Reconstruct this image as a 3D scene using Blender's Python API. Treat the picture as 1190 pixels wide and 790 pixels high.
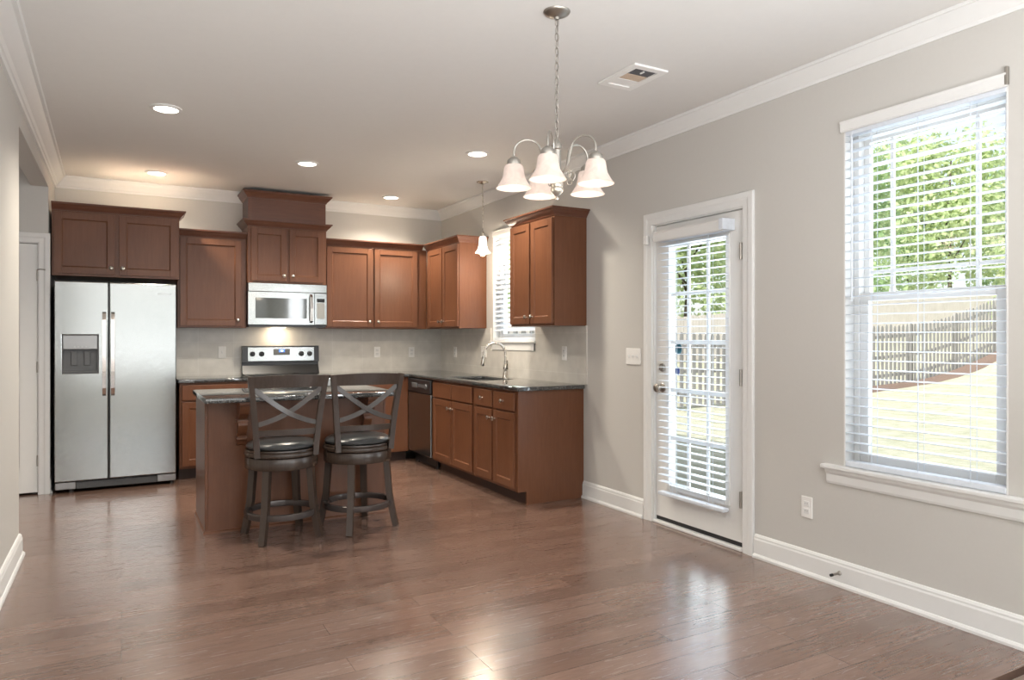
import bpy, bmesh, math, random
from mathutils import Vector, Matrix
R = math.radians
PI = math.pi
S = bpy.context.scene
for o in list(bpy.data.objects):
    bpy.data.objects.remove(o)
C = S.collection

# ------------------------------------------------------------------ camera, sky, sun, daylight, exposure
cd = bpy.data.cameras.new('camera'); cam = bpy.data.objects.new('camera', cd); C.objects.link(cam)
cam.location = (0, 0, 1.28); cam.rotation_euler = (R(90), 0, R(-28.91))
cd.sensor_width = 36; cd.lens = 822 / 1190 * 36; cd.shift_y = -2.6 / 1190; cd.clip_start = .02; cd.clip_end = 300
S.camera = cam
S.view_settings.view_transform = 'Standard'; S.view_settings.look = 'None'
S.view_settings.gamma = 1; S.view_settings.use_curve_mapping = False
S.view_settings.exposure = 0.88
SKY = 0.18; SUN = 4.2
w = bpy.data.worlds.new('sky'); S.world = w; w.use_nodes = True
nt = w.node_tree; nt.nodes.clear()
sk = nt.nodes.new('ShaderNodeTexSky'); sk.sky_type = 'NISHITA'; sk.sun_disc = False
sk.sun_elevation = R(40); sk.sun_rotation = R(-105); sk.air_density = 1.0; sk.dust_density = 3.0; sk.ozone_density = 1.0
bg = nt.nodes.new('ShaderNodeBackground'); bg.inputs[1].default_value = SKY
wo = nt.nodes.new('ShaderNodeOutputWorld')
hz = nt.nodes.new('ShaderNodeMix'); hz.data_type = 'RGBA'; hz.inputs[0].default_value = .45; hz.inputs[7].default_value = (4.2, 4.2, 4.1, 1)   # white mixed in to make the sky less blue
nt.links.new(sk.outputs[0], hz.inputs[6]); nt.links.new(hz.outputs[2], bg.inputs[0]); nt.links.new(bg.outputs[0], wo.inputs[0])

def light(kind, name, loc, energy, color=(1, 1, 1), rot=(0, 0, 0), parent=None, **kw):
    l = bpy.data.lights.new(name, kind); l.energy = energy; l.color = color
    for k, v in kw.items(): setattr(l, k, v)
    o = bpy.data.objects.new(name, l); C.objects.link(o); o.location = loc; o.rotation_euler = rot
    if parent: o.parent = parent
    return o
sun = light('SUN', 'sun', (-20, -10, 30), SUN, (1, .97, .91), angle=R(1))
sun.rotation_euler = Vector((.76, .16, -.62)).to_track_quat('-Z', 'Y').to_euler()
DAY = (.93, .97, 1)
# daylight entering by the living room windows behind the camera
light('AREA', 'daylight_rear', (.55, -3.9, 1.5), 17, DAY, (R(90), 0, 0), shape='RECTANGLE', size=5.2, size_y=2.1)
light('AREA', 'daylight_side', (3.2, -.8, 1.5), 55, DAY, (0, R(90), 0), shape='RECTANGLE', size=1.7, size_y=1.4)
# daylight entering by the three openings of the right wall
light('AREA', 'daylight_window', (3.46, 1.97, 1.5), 8, (.82, .91, 1), (0, R(90), 0), shape='RECTANGLE', size=1.6, size_y=.75)
light('AREA', 'daylight_door', (3.46, 3.44, 1.1), 9, (.82, .91, 1), (0, R(90), 0), shape='RECTANGLE', size=1.6, size_y=.52)
light('AREA', 'daylight_sink_window', (3.46, 5.87, 1.8), 4, DAY, (0, R(90), 0), shape='RECTANGLE', size=1.0, size_y=.75)

light('AREA', 'ceiling_fill', (.3, -1.3, .8), 195, (.98, .98, 1), (R(180), 0, 0), shape='RECTANGLE', size=3.2, size_y=2.4)  # added fill lamp without a fixture, aimed up to brighten the ceiling

XR, XL, YB, YF, H = 3.25, -.525, 7.58, -4.0, 2.74

# ------------------------------------------------------------------ materials
MATS = {}
def base(name, col=(.8, .8, .8), rough=.5, metal=0.0, spec=.5, coat=0.0, emit=None, estr=0.0, crough=.12):
    m = bpy.data.materials.new(name); m.use_nodes = True; MATS[name] = m
    b = m.node_tree.nodes['Principled BSDF']
    b.inputs['Base Color'].default_value = (*col, 1); b.inputs['Roughness'].default_value = rough
    b.inputs['Metallic'].default_value = metal; b.inputs['Specular IOR Level'].default_value = spec
    b.inputs['Coat Weight'].default_value = coat; b.inputs['Coat Roughness'].default_value = crough
    if emit: b.inputs['Emission Color'].default_value = (*emit, 1); b.inputs['Emission Strength'].default_value = estr
    return m, m.node_tree, b
def N(nt, t, **kw):
    n = nt.nodes.new(t)
    for k, v in kw.items():
        if k in n.inputs: n.inputs[k].default_value = v
        else: setattr(n, k, v)
    return n
def coords(nt, scale=(1, 1, 1), rot=(0, 0, 0)):
    t = N(nt, 'ShaderNodeTexCoord'); m = N(nt, 'ShaderNodeMapping')
    m.inputs['Scale'].default_value = scale; m.inputs['Rotation'].default_value = rot
    nt.links.new(t.outputs['Object'], m.inputs['Vector']); return m.outputs['Vector']
def ramp(nt, fac, stops):
    r = N(nt, 'ShaderNodeValToRGB'); e = r.color_ramp.elements
    while len(e) < len(stops): e.new(.5)
    for i, (p, c) in enumerate(stops): e[i].position = p; e[i].color = (*c, 1)
    nt.links.new(fac, r.inputs['Fac']); return r.outputs['Color']
def bump(nt, h, b, strength=.2, dist=.01):
    n = N(nt, 'ShaderNodeBump'); n.inputs['Strength'].default_value = strength; n.inputs['Distance'].default_value = dist
    nt.links.new(h, n.inputs['Height']); nt.links.new(n.outputs['Normal'], b.inputs['Normal'])

def paint(name, col, rough=.6, nscale=60, st=.05):
    m, nt, b = base(name, col, rough, spec=.3)
    n = N(nt, 'ShaderNodeTexNoise'); n.inputs['Scale'].default_value = nscale; n.inputs['Detail'].default_value = 4
    nt.links.new(coords(nt), n.inputs['Vector']); bump(nt, n.outputs['Fac'], b, st, .004)
    c = ramp(nt, n.outputs['Fac'], [(.3, tuple(x * .985 for x in col)), (.7, col)])
    nt.links.new(c, b.inputs['Base Color']); return m
paint('wall_paint', (.56, .545, .517), .55)
paint('ceiling_paint', (.73, .72, .70), .75, 25, .12)
paint('white_trim', (.74, .74, .73), .32, 20, .01)
paint('white_plastic', (.82, .81, .79), .35, 30, .01)
paint('door_paint', (.78, .775, .755), .35, 20, .01)

def wood(name, dark, light_, rough, scale=(9, 9, .9), coat=.25, st=.03, spec=.5):
    m, nt, b = base(name, light_, rough, coat=coat, crough=.26, spec=spec)
    v = coords(nt, scale)
    n1 = N(nt, 'ShaderNodeTexNoise'); n1.inputs['Scale'].default_value = 6; n1.inputs['Detail'].default_value = 8; n1.inputs['Roughness'].default_value = .62
    nt.links.new(v, n1.inputs['Vector'])
    n2 = N(nt, 'ShaderNodeTexNoise'); n2.inputs['Scale'].default_value = 2.2; n2.inputs['Detail'].default_value = 3
    nt.links.new(coords(nt, (1, 1, .7)), n2.inputs['Vector'])
    mx = N(nt, 'ShaderNodeMath', operation='ADD'); nt.links.new(n1.outputs['Fac'], mx.inputs[0]); nt.links.new(n2.outputs['Fac'], mx.inputs[1])
    hf = N(nt, 'ShaderNodeMath', operation='MULTIPLY'); hf.inputs[1].default_value = .5; nt.links.new(mx.outputs[0], hf.inputs[0])
    c = ramp(nt, hf.outputs[0], [(.3, dark), (.68, light_)])
    nt.links.new(c, b.inputs['Base Color']); bump(nt, n1.outputs['Fac'], b, st, .003); return m
wood('cabinet_wood', (.116, .044, .021), (.168, .068, .033), .36, coat=.15, spec=.3)
wood('crown_wood', (.085, .028, .014), (.150, .055, .028), .36, (.9, 9, 9))
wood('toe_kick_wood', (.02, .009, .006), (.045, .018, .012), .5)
wood('stool_wood', (.034, .022, .016), (.060, .041, .031), .26, (12, 12, 1.2), .05)
wood('picket_wood', (.18, .175, .168), (.35, .335, .325), .8, (5, 5, .8), 0, .2)
wood('pale_board_wood', (.52, .47, .43), (.66, .61, .57), .8, (5, 5, .8), 0, .2)
wood('bounce_board', (.36, .30, .24), (.48, .42, .35), .7, (2, 2, 2), 0)  # pale colour for the unseen bounce sheets on the wall cabinets
wood('bark', (.05, .035, .025), (.13, .10, .075), .9, (6, 6, 1.5), 0, .5)

def floor_mat():
    m, nt, b = base('hardwood_floor', (.2, .1, .07), .26, spec=.5, coat=.75, crough=.19)
    v = coords(nt)
    br = N(nt, 'ShaderNodeTexBrick'); br.offset = .37; br.offset_frequency = 3; br.squash = 1
    for k, x in (('Scale', 1), ('Mortar Size', .0013), ('Mortar Smooth', .2), ('Bias', 0), ('Brick Width', 1.25), ('Row Height', .127)): br.inputs[k].default_value = x
    br.inputs['Color1'].default_value = (.0, .0, .0, 1); br.inputs['Color2'].default_value = (1, 1, 1, 1); br.inputs['Mortar'].default_value = (.5, .5, .5, 1)
    nt.links.new(v, br.inputs['Vector'])
    g = N(nt, 'ShaderNodeTexNoise'); g.inputs['Scale'].default_value = 5; g.inputs['Detail'].default_value = 9; g.inputs['Roughness'].default_value = .65; g.inputs['Distortion'].default_value = .6
    nt.links.new(coords(nt, (1.1, 13, 1)), g.inputs['Vector'])
    plank = ramp(nt, br.outputs['Color'], [(0, (.152, .090, .067)), (.5, (.184, .112, .085)), (1, (.216, .135, .103))])
    grain = ramp(nt, g.outputs['Fac'], [(.3, (.70, .66, .64)), (.62, (1.1, 1.1, 1.1))])
    mu = N(nt, 'ShaderNodeMix', data_type='RGBA', blend_type='MULTIPLY'); mu.inputs[0].default_value = 1
    nt.links.new(plank, mu.inputs[6]); nt.links.new(grain, mu.inputs[7])
    mx = N(nt, 'ShaderNodeMix', data_type='RGBA'); nt.links.new(br.outputs['Fac'], mx.inputs[0])
    nt.links.new(mu.outputs[2], mx.inputs[6]); mx.inputs[7].default_value = (.05, .025, .017, 1)
    nt.links.new(mx.outputs[2], b.inputs['Base Color'])
    rr = ramp(nt, g.outputs['Fac'], [(.3, (.30, .30, .30)), (.7, (.20, .20, .20))]); nt.links.new(rr, b.inputs['Roughness'])
    ad = N(nt, 'ShaderNodeMath', operation='SUBTRACT'); nt.links.new(g.outputs['Fac'], ad.inputs[0]); nt.links.new(br.outputs['Fac'], ad.inputs[1])
    bump(nt, ad.outputs[0], b, .05, .0015); return m
floor_mat()

def tile_mat(name, rot):
    m, nt, b = base(name, (.5, .47, .43), .3)
    v = coords(nt, (1, 1, 1), rot)
    br = N(nt, 'ShaderNodeTexBrick'); br.offset = 0
    for k, x in (('Scale', 1), ('Mortar Size', .003), ('Mortar Smooth', .3), ('Brick Width', .33), ('Row Height', .155)): br.inputs[k].default_value = x
    br.inputs['Color1'].default_value = (.60, .575, .53, 1); br.inputs['Color2'].default_value = (.625, .60, .555, 1); br.inputs['Mortar'].default_value = (.67, .65, .61, 1)
    nt.links.new(v, br.inputs['Vector'])
    n = N(nt, 'ShaderNodeTexNoise'); n.inputs['Scale'].default_value = 9; n.inputs['Detail'].default_value = 6
    nt.links.new(coords(nt), n.inputs['Vector'])
    g = ramp(nt, n.outputs['Fac'], [(.3, (.90, .90, .90)), (.7, (1.05, 1.05, 1.05))])
    mu = N(nt, 'ShaderNodeMix', data_type='RGBA', blend_type='MULTIPLY'); mu.inputs[0].default_value = 1
    nt.links.new(br.outputs['Color'], mu.inputs[6]); nt.links.new(g, mu.inputs[7]); nt.links.new(mu.outputs[2], b.inputs['Base Color'])
    iv = N(nt, 'ShaderNodeMath', operation='SUBTRACT'); iv.inputs[0].default_value = 1; nt.links.new(br.outputs['Fac'], iv.inputs[1])
    bump(nt, iv.outputs[0], b, .25, .003); return m
tile_mat('tile_facing_front', (R(-90), 0, 0))
tile_mat('tile_facing_left', (R(-90), 0, R(-90)))

def granite():
    m, nt, b = base('dark_granite', (.02, .02, .02), .07, spec=1.0, coat=.5, crough=.04)
    v = N(nt, 'ShaderNodeTexVoronoi'); v.inputs['Scale'].default_value = 180
    n = N(nt, 'ShaderNodeTexNoise'); n.inputs['Scale'].default_value = 90; n.inputs['Detail'].default_value = 6
    c = coords(nt); nt.links.new(c, v.inputs['Vector']); nt.links.new(c, n.inputs['Vector'])
    mx = N(nt, 'ShaderNodeMath', operation='MULTIPLY'); nt.links.new(v.outputs['Distance'], mx.inputs[0]); nt.links.new(n.outputs['Fac'], mx.inputs[1])
    k = ramp(nt, mx.outputs[0], [(.12, (.012, .013, .014)), (.3, (.04, .043, .045)), (.45, (.12, .12, .115))])
    nt.links.new(k, b.inputs['Base Color']); return m
granite()

def metal(name, col, rough, brush=None, met=1.0):
    m, nt, b = base(name, col, rough, met)
    n = N(nt, 'ShaderNodeTexNoise'); n.inputs['Scale'].default_value = 30; n.inputs['Detail'].default_value = 5
    nt.links.new(coords(nt, brush or (1, 1, 1)), n.inputs['Vector'])
    r = ramp(nt, n.outputs['Fac'], [(.3, (rough * .85,) * 3), (.7, (rough * 1.15,) * 3)]); nt.links.new(r, b.inputs['Roughness'])
    if brush: bump(nt, n.outputs['Fac'], b, .02, .002)
    return m
metal('stainless', (.37, .385, .38), .21)
metal('stainless_dark', (.30, .30, .30), .32, (.6, .6, 30))
metal('brushed_nickel', (.58, .55, .50), .27)
metal('bright_chrome', (.58, .55, .53), .16)
metal('antique_nickel', (.40, .375, .34), .35)
metal('lamp_metal', (.40, .38, .345), .36, None, .85)
metal('footrest_metal', (.085, .07, .065), .22, None, .4)
def simple(name, col, rough, spec=.5, nscale=40, **kw):
    m, nt, b = base(name, col, rough, spec=spec, **kw)
    n = N(nt, 'ShaderNodeTexNoise'); n.inputs['Scale'].default_value = nscale
    nt.links.new(coords(nt), n.inputs['Vector'])
    nt.links.new(ramp(nt, n.outputs['Fac'], [(.3, tuple(x * .93 for x in col)), (.7, col)]), b.inputs['Base Color'])
    return m
simple('black_plastic', (.018, .018, .02), .28)
simple('black_glass', (.012, .013, .015), .06)
simple('oven_glass', (.05, .058, .055), .05, .9)
simple('grey_plastic', (.12, .125, .13), .4)
simple('dark_gap', (.01, .01, .01), .7)
simple('leather', (.045, .048, .05), .30, .6, 90)
simple('rubber', (.02, .02, .02), .7)
simple('blind_vinyl', (.70, .745, .81), .4)
simple('keypad', (.33, .34, .33), .35)
simple('teal_sticker', (.02, .12, .17), .5)
simple('blue_sticker', (.02, .05, .22), .5)
simple('display', (.02, .06, .25), .3, emit=(.08, .25, 1), estr=.8)
simple('display_digits', (.8, .9, 1), .3, emit=(.7, .85, 1), estr=1.2)
simple('duct_grey', (.10, .10, .11), .6)
simple('filter_tan', (.60, .47, .36), .8)
simple('roofing', (.12, .11, .10), .9)
simple('siding', (.55, .53, .48), .8)
simple('carpet', (.42, .38, .33), .95, .1, 300)
wood('strip_wood', (.13, .085, .06), (.24, .17, .125), .35, (1, 12, 12))
def lit(name, col, e, tr=False):
    m, nt, b = base(name, col, .35)
    n = N(nt, 'ShaderNodeTexNoise'); n.inputs['Scale'].default_value = 28; n.inputs['Detail'].default_value = 6; n.inputs['Distortion'].default_value = 1.2
    nt.links.new(coords(nt), n.inputs['Vector'])
    k = ramp(nt, n.outputs['Fac'], [(.35, tuple(x * .86 for x in col)), (.65, col)])
    nt.links.new(k, b.inputs['Base Color']); nt.links.new(k, b.inputs['Emission Color']); b.inputs['Emission Strength'].default_value = e
    if tr: b.inputs['Transmission Weight'].default_value = .25; b.inputs['Roughness'].default_value = .5
    return m
lit('alabaster_glass', (.56, .47, .42), .34, True)
lit('pendant_glass', (1, .93, .86), 1.3, True)
lit('warm_bulb', (1, .86, .70), .4)
lit('bright_bulb', (1, .92, .82), 6)
lit('downlight_lens', (1, .93, .82), 5)
def glass():
    m = bpy.data.materials.new('window_glass'); m.use_nodes = True; MATS['window_glass'] = m
    nt = m.node_tree; nt.nodes.clear()
    t = N(nt, 'ShaderNodeBsdfTransparent'); t.inputs[0].default_value = (.97, .985, .98, 1)
    g = N(nt, 'ShaderNodeBsdfGlossy'); g.inputs['Roughness'].default_value = .02
    f = N(nt, 'ShaderNodeFresnel'); ge = N(nt, 'ShaderNodeNewGeometry'); mr = N(nt, 'ShaderNodeMapRange'); mr.inputs['To Min'].default_value = 1.45; mr.inputs['To Max'].default_value = 1.0001
    nt.links.new(ge.outputs['Backfacing'], mr.inputs['Value']); nt.links.new(mr.outputs['Result'], f.inputs[0])
    mx = N(nt, 'ShaderNodeMixShader'); o = N(nt, 'ShaderNodeOutputMaterial')
    nt.links.new(f.outputs[0], mx.inputs[0]); nt.links.new(t.outputs[0], mx.inputs[1]); nt.links.new(g.outputs[0], mx.inputs[2]); nt.links.new(mx.outputs[0], o.inputs[0])
glass()
def leafmat(name, a, b_):
    m, nt, b = base(name, a, .5)
    n = N(nt, 'ShaderNodeTexNoise'); n.inputs['Scale'].default_value = 1.6; n.inputs['Detail'].default_value = 5
    nt.links.new(coords(nt), n.inputs['Vector'])
    k = ramp(nt, n.outputs['Fac'], [(.35, a), (.65, b_)])
    nt.links.new(k, b.inputs['Base Color'])
    tr = N(nt, 'ShaderNodeBsdfTranslucent'); nt.links.new(k, tr.inputs[0])
    mx = N(nt, 'ShaderNodeMixShader'); mx.inputs[0].default_value = .6
    nt.links.new(b.outputs[0], mx.inputs[1]); nt.links.new(tr.outputs[0], mx.inputs[2]); nt.links.new(mx.outputs[0], nt.nodes['Material Output'].inputs[0])
leafmat('leaf_bright', (.42, .53, .26), (.76, .82, .54))
leafmat('leaf_mid', (.28, .44, .20), (.62, .72, .42))
def grass_mat():
    m, nt, b = base('dry_lawn', (.4, .4, .25), .9, spec=.1)
    n = N(nt, 'ShaderNodeTexNoise'); n.inputs['Scale'].default_value = 3; n.inputs['Detail'].default_value = 12; n.inputs['Roughness'].default_value = .75
    nt.links.new(coords(nt), n.inputs['Vector'])
    nt.links.new(ramp(nt, n.outputs['Fac'], [(.3, (.27, .29, .19)), (.55, (.44, .42, .33)), (.8, (.54, .51, .42))]), b.inputs['Base Color'])
    bump(nt, n.outputs['Fac'], b, .6, .05)
grass_mat()
simple('mulch', (.19, .135, .11), .95, .1, 25)

# ------------------------------------------------------------------ mesh helpers
class MB:
    def __init__(s): s.bm = bmesh.new(); s.round = False
    def face(s, vs):
        try: s.bm.faces.new(vs)
        except ValueError: pass
    def box(s, x0, x1, y0, y1, z0, z1, bev=0.0, seg=2, M=None):
        m = Matrix.Translation(((x0 + x1) / 2, (y0 + y1) / 2, (z0 + z1) / 2)) @ Matrix.Diagonal((abs(x1 - x0), abs(y1 - y0), abs(z1 - z0), 1))
        if M is not None: m = M @ m
        g = bmesh.ops.create_cube(s.bm, size=1, matrix=m)
        if bev > 0:
            es = list({e for v in g['verts'] for e in v.link_edges})
            bmesh.ops.bevel(s.bm, geom=es, offset=min(bev, .45 * min(abs(x1 - x0), abs(y1 - y0), abs(z1 - z0))), segments=seg, profile=.5, affect='EDGES', clamp_overlap=True)
        return s
    def ringpts(s, c, t, up, r, n, r2=None):
        t = t.normalized(); a = up - up.dot(t) * t
        if a.length < 1e-6: a = Vector((1, 0, 0)) - t.x * t
        a.normalize(); b = t.cross(a); r2 = r2 or r
        return [s.bm.verts.new(c + a * (r * math.cos(2 * PI * k / n)) + b * (r2 * math.sin(2 * PI * k / n))) for k in range(n)]
    def tube(s, pts, r, n=10, closed=False, up=(0, 0, 1), r2=None):
        s.round = True
        P = [Vector(p) for p in pts]; rr = r if isinstance(r, (list, tuple)) else [r] * len(P); rings = []
        for i, p in enumerate(P):
            if closed: t = P[(i + 1) % len(P)] - P[i - 1]
            else: t = P[min(i + 1, len(P) - 1)] - P[max(i - 1, 0)]
            rings.append(s.ringpts(p, t, Vector(up), rr[i], n, (rr[i] * r2 / rr[0]) if r2 else None))
        m = len(rings)
        for i in range(m if closed else m - 1):
            A, B = rings[i], rings[(i + 1) % m]
            for k in range(n): s.face([A[k], A[(k + 1) % n], B[(k + 1) % n], B[k]])
        if not closed: s.face(rings[0][::-1]); s.face(rings[-1])
        return s
    def cyl(s, a, b, r, n=20): return s.tube([a, b], r, n, up=(.13, .91, .3))
    def lathe(s, prof, c=(0, 0, 0), n=32, M=None, cap=True):
        M = M or Matrix.Identity(4); rings = []; s.round = True
        for r, z in prof:
            rings.append([s.bm.verts.new(M @ Vector((c[0] + max(r, .0004) * math.cos(2 * PI * k / n), c[1] + max(r, .0004) * math.sin(2 * PI * k / n), c[2] + z))) for k in range(n)])
        for A, B in zip(rings, rings[1:]):
            for k in range(n): s.face([A[k], A[(k + 1) % n], B[(k + 1) % n], B[k]])
        if cap: s.face(rings[0][::-1]); s.face(rings[-1])
        return s
    def bar(s, pts, wid, thick, side=(1, 0, 0)):
        """rectangular section swept along pts: wid measured along `side`, thick across"""
        P = [Vector(p) for p in pts]; side = Vector(side); rings = []
        ws = wid if isinstance(wid, (list, tuple)) else [wid] * len(P)
        for i, p in enumerate(P):
            t = (P[min(i + 1, len(P) - 1)] - P[max(i - 1, 0)]).normalized()
            a = (side - side.dot(t) * t).normalized(); b = t.cross(a)
            h, k = ws[i] / 2, thick / 2
            rings.append([s.bm.verts.new(p + a * x + b * y) for x, y in ((-h, -k), (h, -k), (h, k), (-h, k))])
        for A, B in zip(rings, rings[1:]):
            for k in range(4): s.face([A[k], A[(k + 1) % 4], B[(k + 1) % 4], B[k]])
        s.face(rings[0][::-1]); s.face(rings[-1]); return s
    def prism(s, poly, f):
        """poly of 2D points; f(a, b, t) gives the 3D point for t = 0 or 1"""
        A = [s.bm.verts.new(f(a, b, 0)) for a, b in poly]; B = [s.bm.verts.new(f(a, b, 1)) for a, b in poly]
        n = len(poly)
        for k in range(n): s.face([A[k], A[(k + 1) % n], B[(k + 1) % n], B[k]])
        s.face(A[::-1]); s.face(B); return s
    def mould(s, path, prof, closed=False):
        """profile (out, z) swept along a flat path with mitred corners; out is to the right of travel"""
        P = [Vector(p) for p in path]; n = len(P); rings = []
        for i in range(n):
            pr = P[i] - P[i - 1] if (i or closed) else None
            nx = P[(i + 1) % n] - P[i] if (i < n - 1 or closed) else None
            ns = [Vector((d.y, -d.x)).normalized() for d in (pr, nx) if d is not None]
            if len(ns) == 2: m = (ns[0] + ns[1]); m /= max(.2, (1 + ns[0].dot(ns[1])))
            else: m = ns[0]
            rings.append([s.bm.verts.new((P[i].x + m.x * o, P[i].y + m.y * o, z)) for o, z in prof])
        k = len(prof)
        for i in range(n if closed else n - 1):
            A, B = rings[i], rings[(i + 1) % n]
            for j in range(k): s.face([A[j], A[(j + 1) % k], B[(j + 1) % k], B[j]])
        if not closed: s.face(rings[0][::-1]); s.face(rings[-1])
        return s
    def grid(s, xs, ys, solid, f):
        """slab of cells with holes; f(a, b, t)"""
        V = {}
        def v(i, j, t):
            if (i, j, t) not in V: V[(i, j, t)] = s.bm.verts.new(f(xs[i], ys[j], t))
            return V[(i, j, t)]
        nx, ny = len(xs) - 1, len(ys) - 1
        ok = lambda i, j: 0 <= i < nx and 0 <= j < ny and solid((xs[i] + xs[i + 1]) / 2, (ys[j] + ys[j + 1]) / 2)
        for i in range(nx):
            for j in range(ny):
                if not ok(i, j): continue
                s.face([v(i, j, 0), v(i, j + 1, 0), v(i + 1, j + 1, 0), v(i + 1, j, 0)])
                s.face([v(i, j, 1), v(i + 1, j, 1), v(i + 1, j + 1, 1), v(i, j + 1, 1)])
                if not ok(i - 1, j): s.face([v(i, j, 0), v(i, j, 1), v(i, j + 1, 1), v(i, j + 1, 0)])
                if not ok(i + 1, j): s.face([v(i + 1, j, 0), v(i + 1, j + 1, 0), v(i + 1, j + 1, 1), v(i + 1, j, 1)])
                if not ok(i, j - 1): s.face([v(i, j, 0), v(i + 1, j, 0), v(i + 1, j, 1), v(i, j, 1)])
                if not ok(i, j + 1): s.face([v(i, j + 1, 0), v(i, j + 1, 1), v(i + 1, j + 1, 1), v(i + 1, j + 1, 0)])
        return s
    def build(s, name, mat, parent=None, smooth=None, loc=None):
        if smooth is None: smooth = 62 if s.round and len(s.bm.faces) and name in ('spring', 'chain') else (42 if s.round else 0)
        bmesh.ops.recalc_face_normals(s.bm, faces=s.bm.faces)
        me = bpy.data.meshes.new(name); s.bm.to_mesh(me); s.bm.free()
        if smooth:
            me.shade_smooth(); me.set_sharp_from_angle(angle=R(smooth))
        me.materials.append(MATS[mat])
        o = bpy.data.objects.new(name, me); C.objects.link(o)
        if parent: o.parent = parent
        if loc: o.location = loc
        return o
def tag(o, label, cat=None, group=None, kind=None):
    if label: o['label'] = label
    if cat: o['category'] = cat
    if group: o['group'] = group
    if kind: o['kind'] = kind
    return o
def thing(name, label, cat, loc=(0, 0, 0), rz=0, group=None, kind=None):
    o = bpy.data.objects.new(name, None); C.objects.link(o); o.empty_display_size = .1
    o.location = loc; o.rotation_euler = (0, 0, rz); return tag(o, label, cat, group, kind)
def kids(o): return [c for c in bpy.data.objects if c.parent == o]
def copy_tree(o, parent=None):
    c = o.copy(); C.objects.link(c)
    if parent: c.parent = parent
    for ch in kids(o): copy_tree(ch, c)
    return c
def struct(o, label=None, cat=None):
    o['kind'] = 'structure'
    return tag(o, label, cat)
def text_part(txt, size, mat, parent, M, name='logo', depth=.0008):
    cu = bpy.data.curves.new(name, 'FONT'); cu.body = txt; cu.size = size; cu.extrude = depth; cu.align_x = 'CENTER'; cu.align_y = 'CENTER'; cu.shear = .25
    t = bpy.data.objects.new(name, cu); C.objects.link(t)
    dg = bpy.context.evaluated_depsgraph_get(); me = bpy.data.meshes.new_from_object(t.evaluated_get(dg))
    bpy.data.objects.remove(t); bpy.data.curves.remove(cu)
    me.transform(M); me.materials.clear(); me.materials.append(MATS[mat])
    o = bpy.data.objects.new(name, me); C.objects.link(o); o.parent = parent; return o
FRONT = Matrix.Rotation(R(90), 4, 'X')       # text plane facing -y

# ------------------------------------------------------------------ room shell
m = MB(); m.box(-2.2, XR + .15, 1.45, YB + .15, -.12, 0); struct(m.build('floor', 'hardwood_floor'), 'brown hardwood plank floor running under the whole kitchen', 'floor')
m = MB(); m.box(-2.2, XR + .15, YF - .15, 1.40, -.12, .008); struct(m.build('floor_carpet', 'carpet'), 'beige carpet beyond the wood strip at lower right', 'carpet')
m = MB(); m.mould([(XL, 1.40), (XR, 1.40)][::-1], [(0, -.02), (0, .012), (-.008, .017), (-.042, .017), (-.058, .002), (-.058, -.02)]); struct(m.build('trim_1', 'strip_wood'), 'wooden transition strip between hardwood and carpet', 'trim')
m = MB(); m.box(-2.2, XR + .15, YF - .15, YB + .15, H, H + .12); struct(m.build('ceiling', 'ceiling_paint'), 'flat greyish white ceiling', 'ceiling')
W1 = (1.587, 2.357, .60, 2.36); W2 = (5.45, 6.28, 1.235, 2.33); W3 = (-1.5, -.1, .60, 2.36); D1 = (3.005, 3.872, 0, 2.08)
def hole(a, b, *hs): return not any(h[0] < a < h[1] and h[2] < b < h[3] for h in hs)
m = MB(); m.grid([YF, -1.5, -.1, 1.587, 2.357, 3.005, 3.872, 5.45, 6.28, YB + .15], [0, .60, 1.235, 2.08, 2.33, 2.36, H], lambda a, b: hole(a, b, W1, W2, W3, D1), lambda a, b, t: (XR + .15 * t, a, b))
struct(m.build('wall_right', 'wall_paint', smooth=0), 'warm grey right wall with the glazed door and windows', 'wall')
m = MB(); m.box(-2.1, XR, YB, YB + .15, 0, H); struct(m.build('wall_back', 'wall_paint', smooth=0), 'warm grey back wall behind the cabinets', 'wall')
m = MB(); m.grid([2.0, 5.02, 6.93, 7.03, YB], [0, 2.52, H], lambda a, b: not (5.02 < a < 7.03 and b < 2.52), lambda a, b, t: (XL - .12 * t, a, b))
struct(m.build('wall_left', 'wall_paint', smooth=0), 'warm grey left wall with a wide opening beside the refrigerator', 'wall')
m = MB(); m.grid([-2.1, -1.36, XL - .12, -.585, XL], [0, 2.065, 2.52, H], lambda a, b: not (-1.36 < a < -.585 and b < 2.065) and not (a > XL - .12 and b > 2.52), lambda a, b, t: (a, 6.93 + .1 * t, b))
struct(m.build('wall_hall', 'wall_paint', smooth=0), 'warm grey hall wall holding the white pantry door', 'wall')
m = MB(); m.box(-2.2, -2.1, YF, YB, 0, H); struct(m.build('wall_hall_side', 'wall_paint', smooth=0))
WB = (-.2, 3.0, .6, 2.4)
m = MB(); m.grid([-2.2, -.2, 3.0, XR + .15], [0, .6, 2.4, H], lambda a, b: hole(a, b, WB), lambda a, b, t: (a, YF - .15 * t, b)); struct(m.build('wall_front', 'wall_paint', smooth=0))
m = MB(); m.box(-9, 3.95, YF - 6, YB + 3, H + .2, H + .45); struct(m.build('roof', 'roofing', smooth=0))

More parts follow.
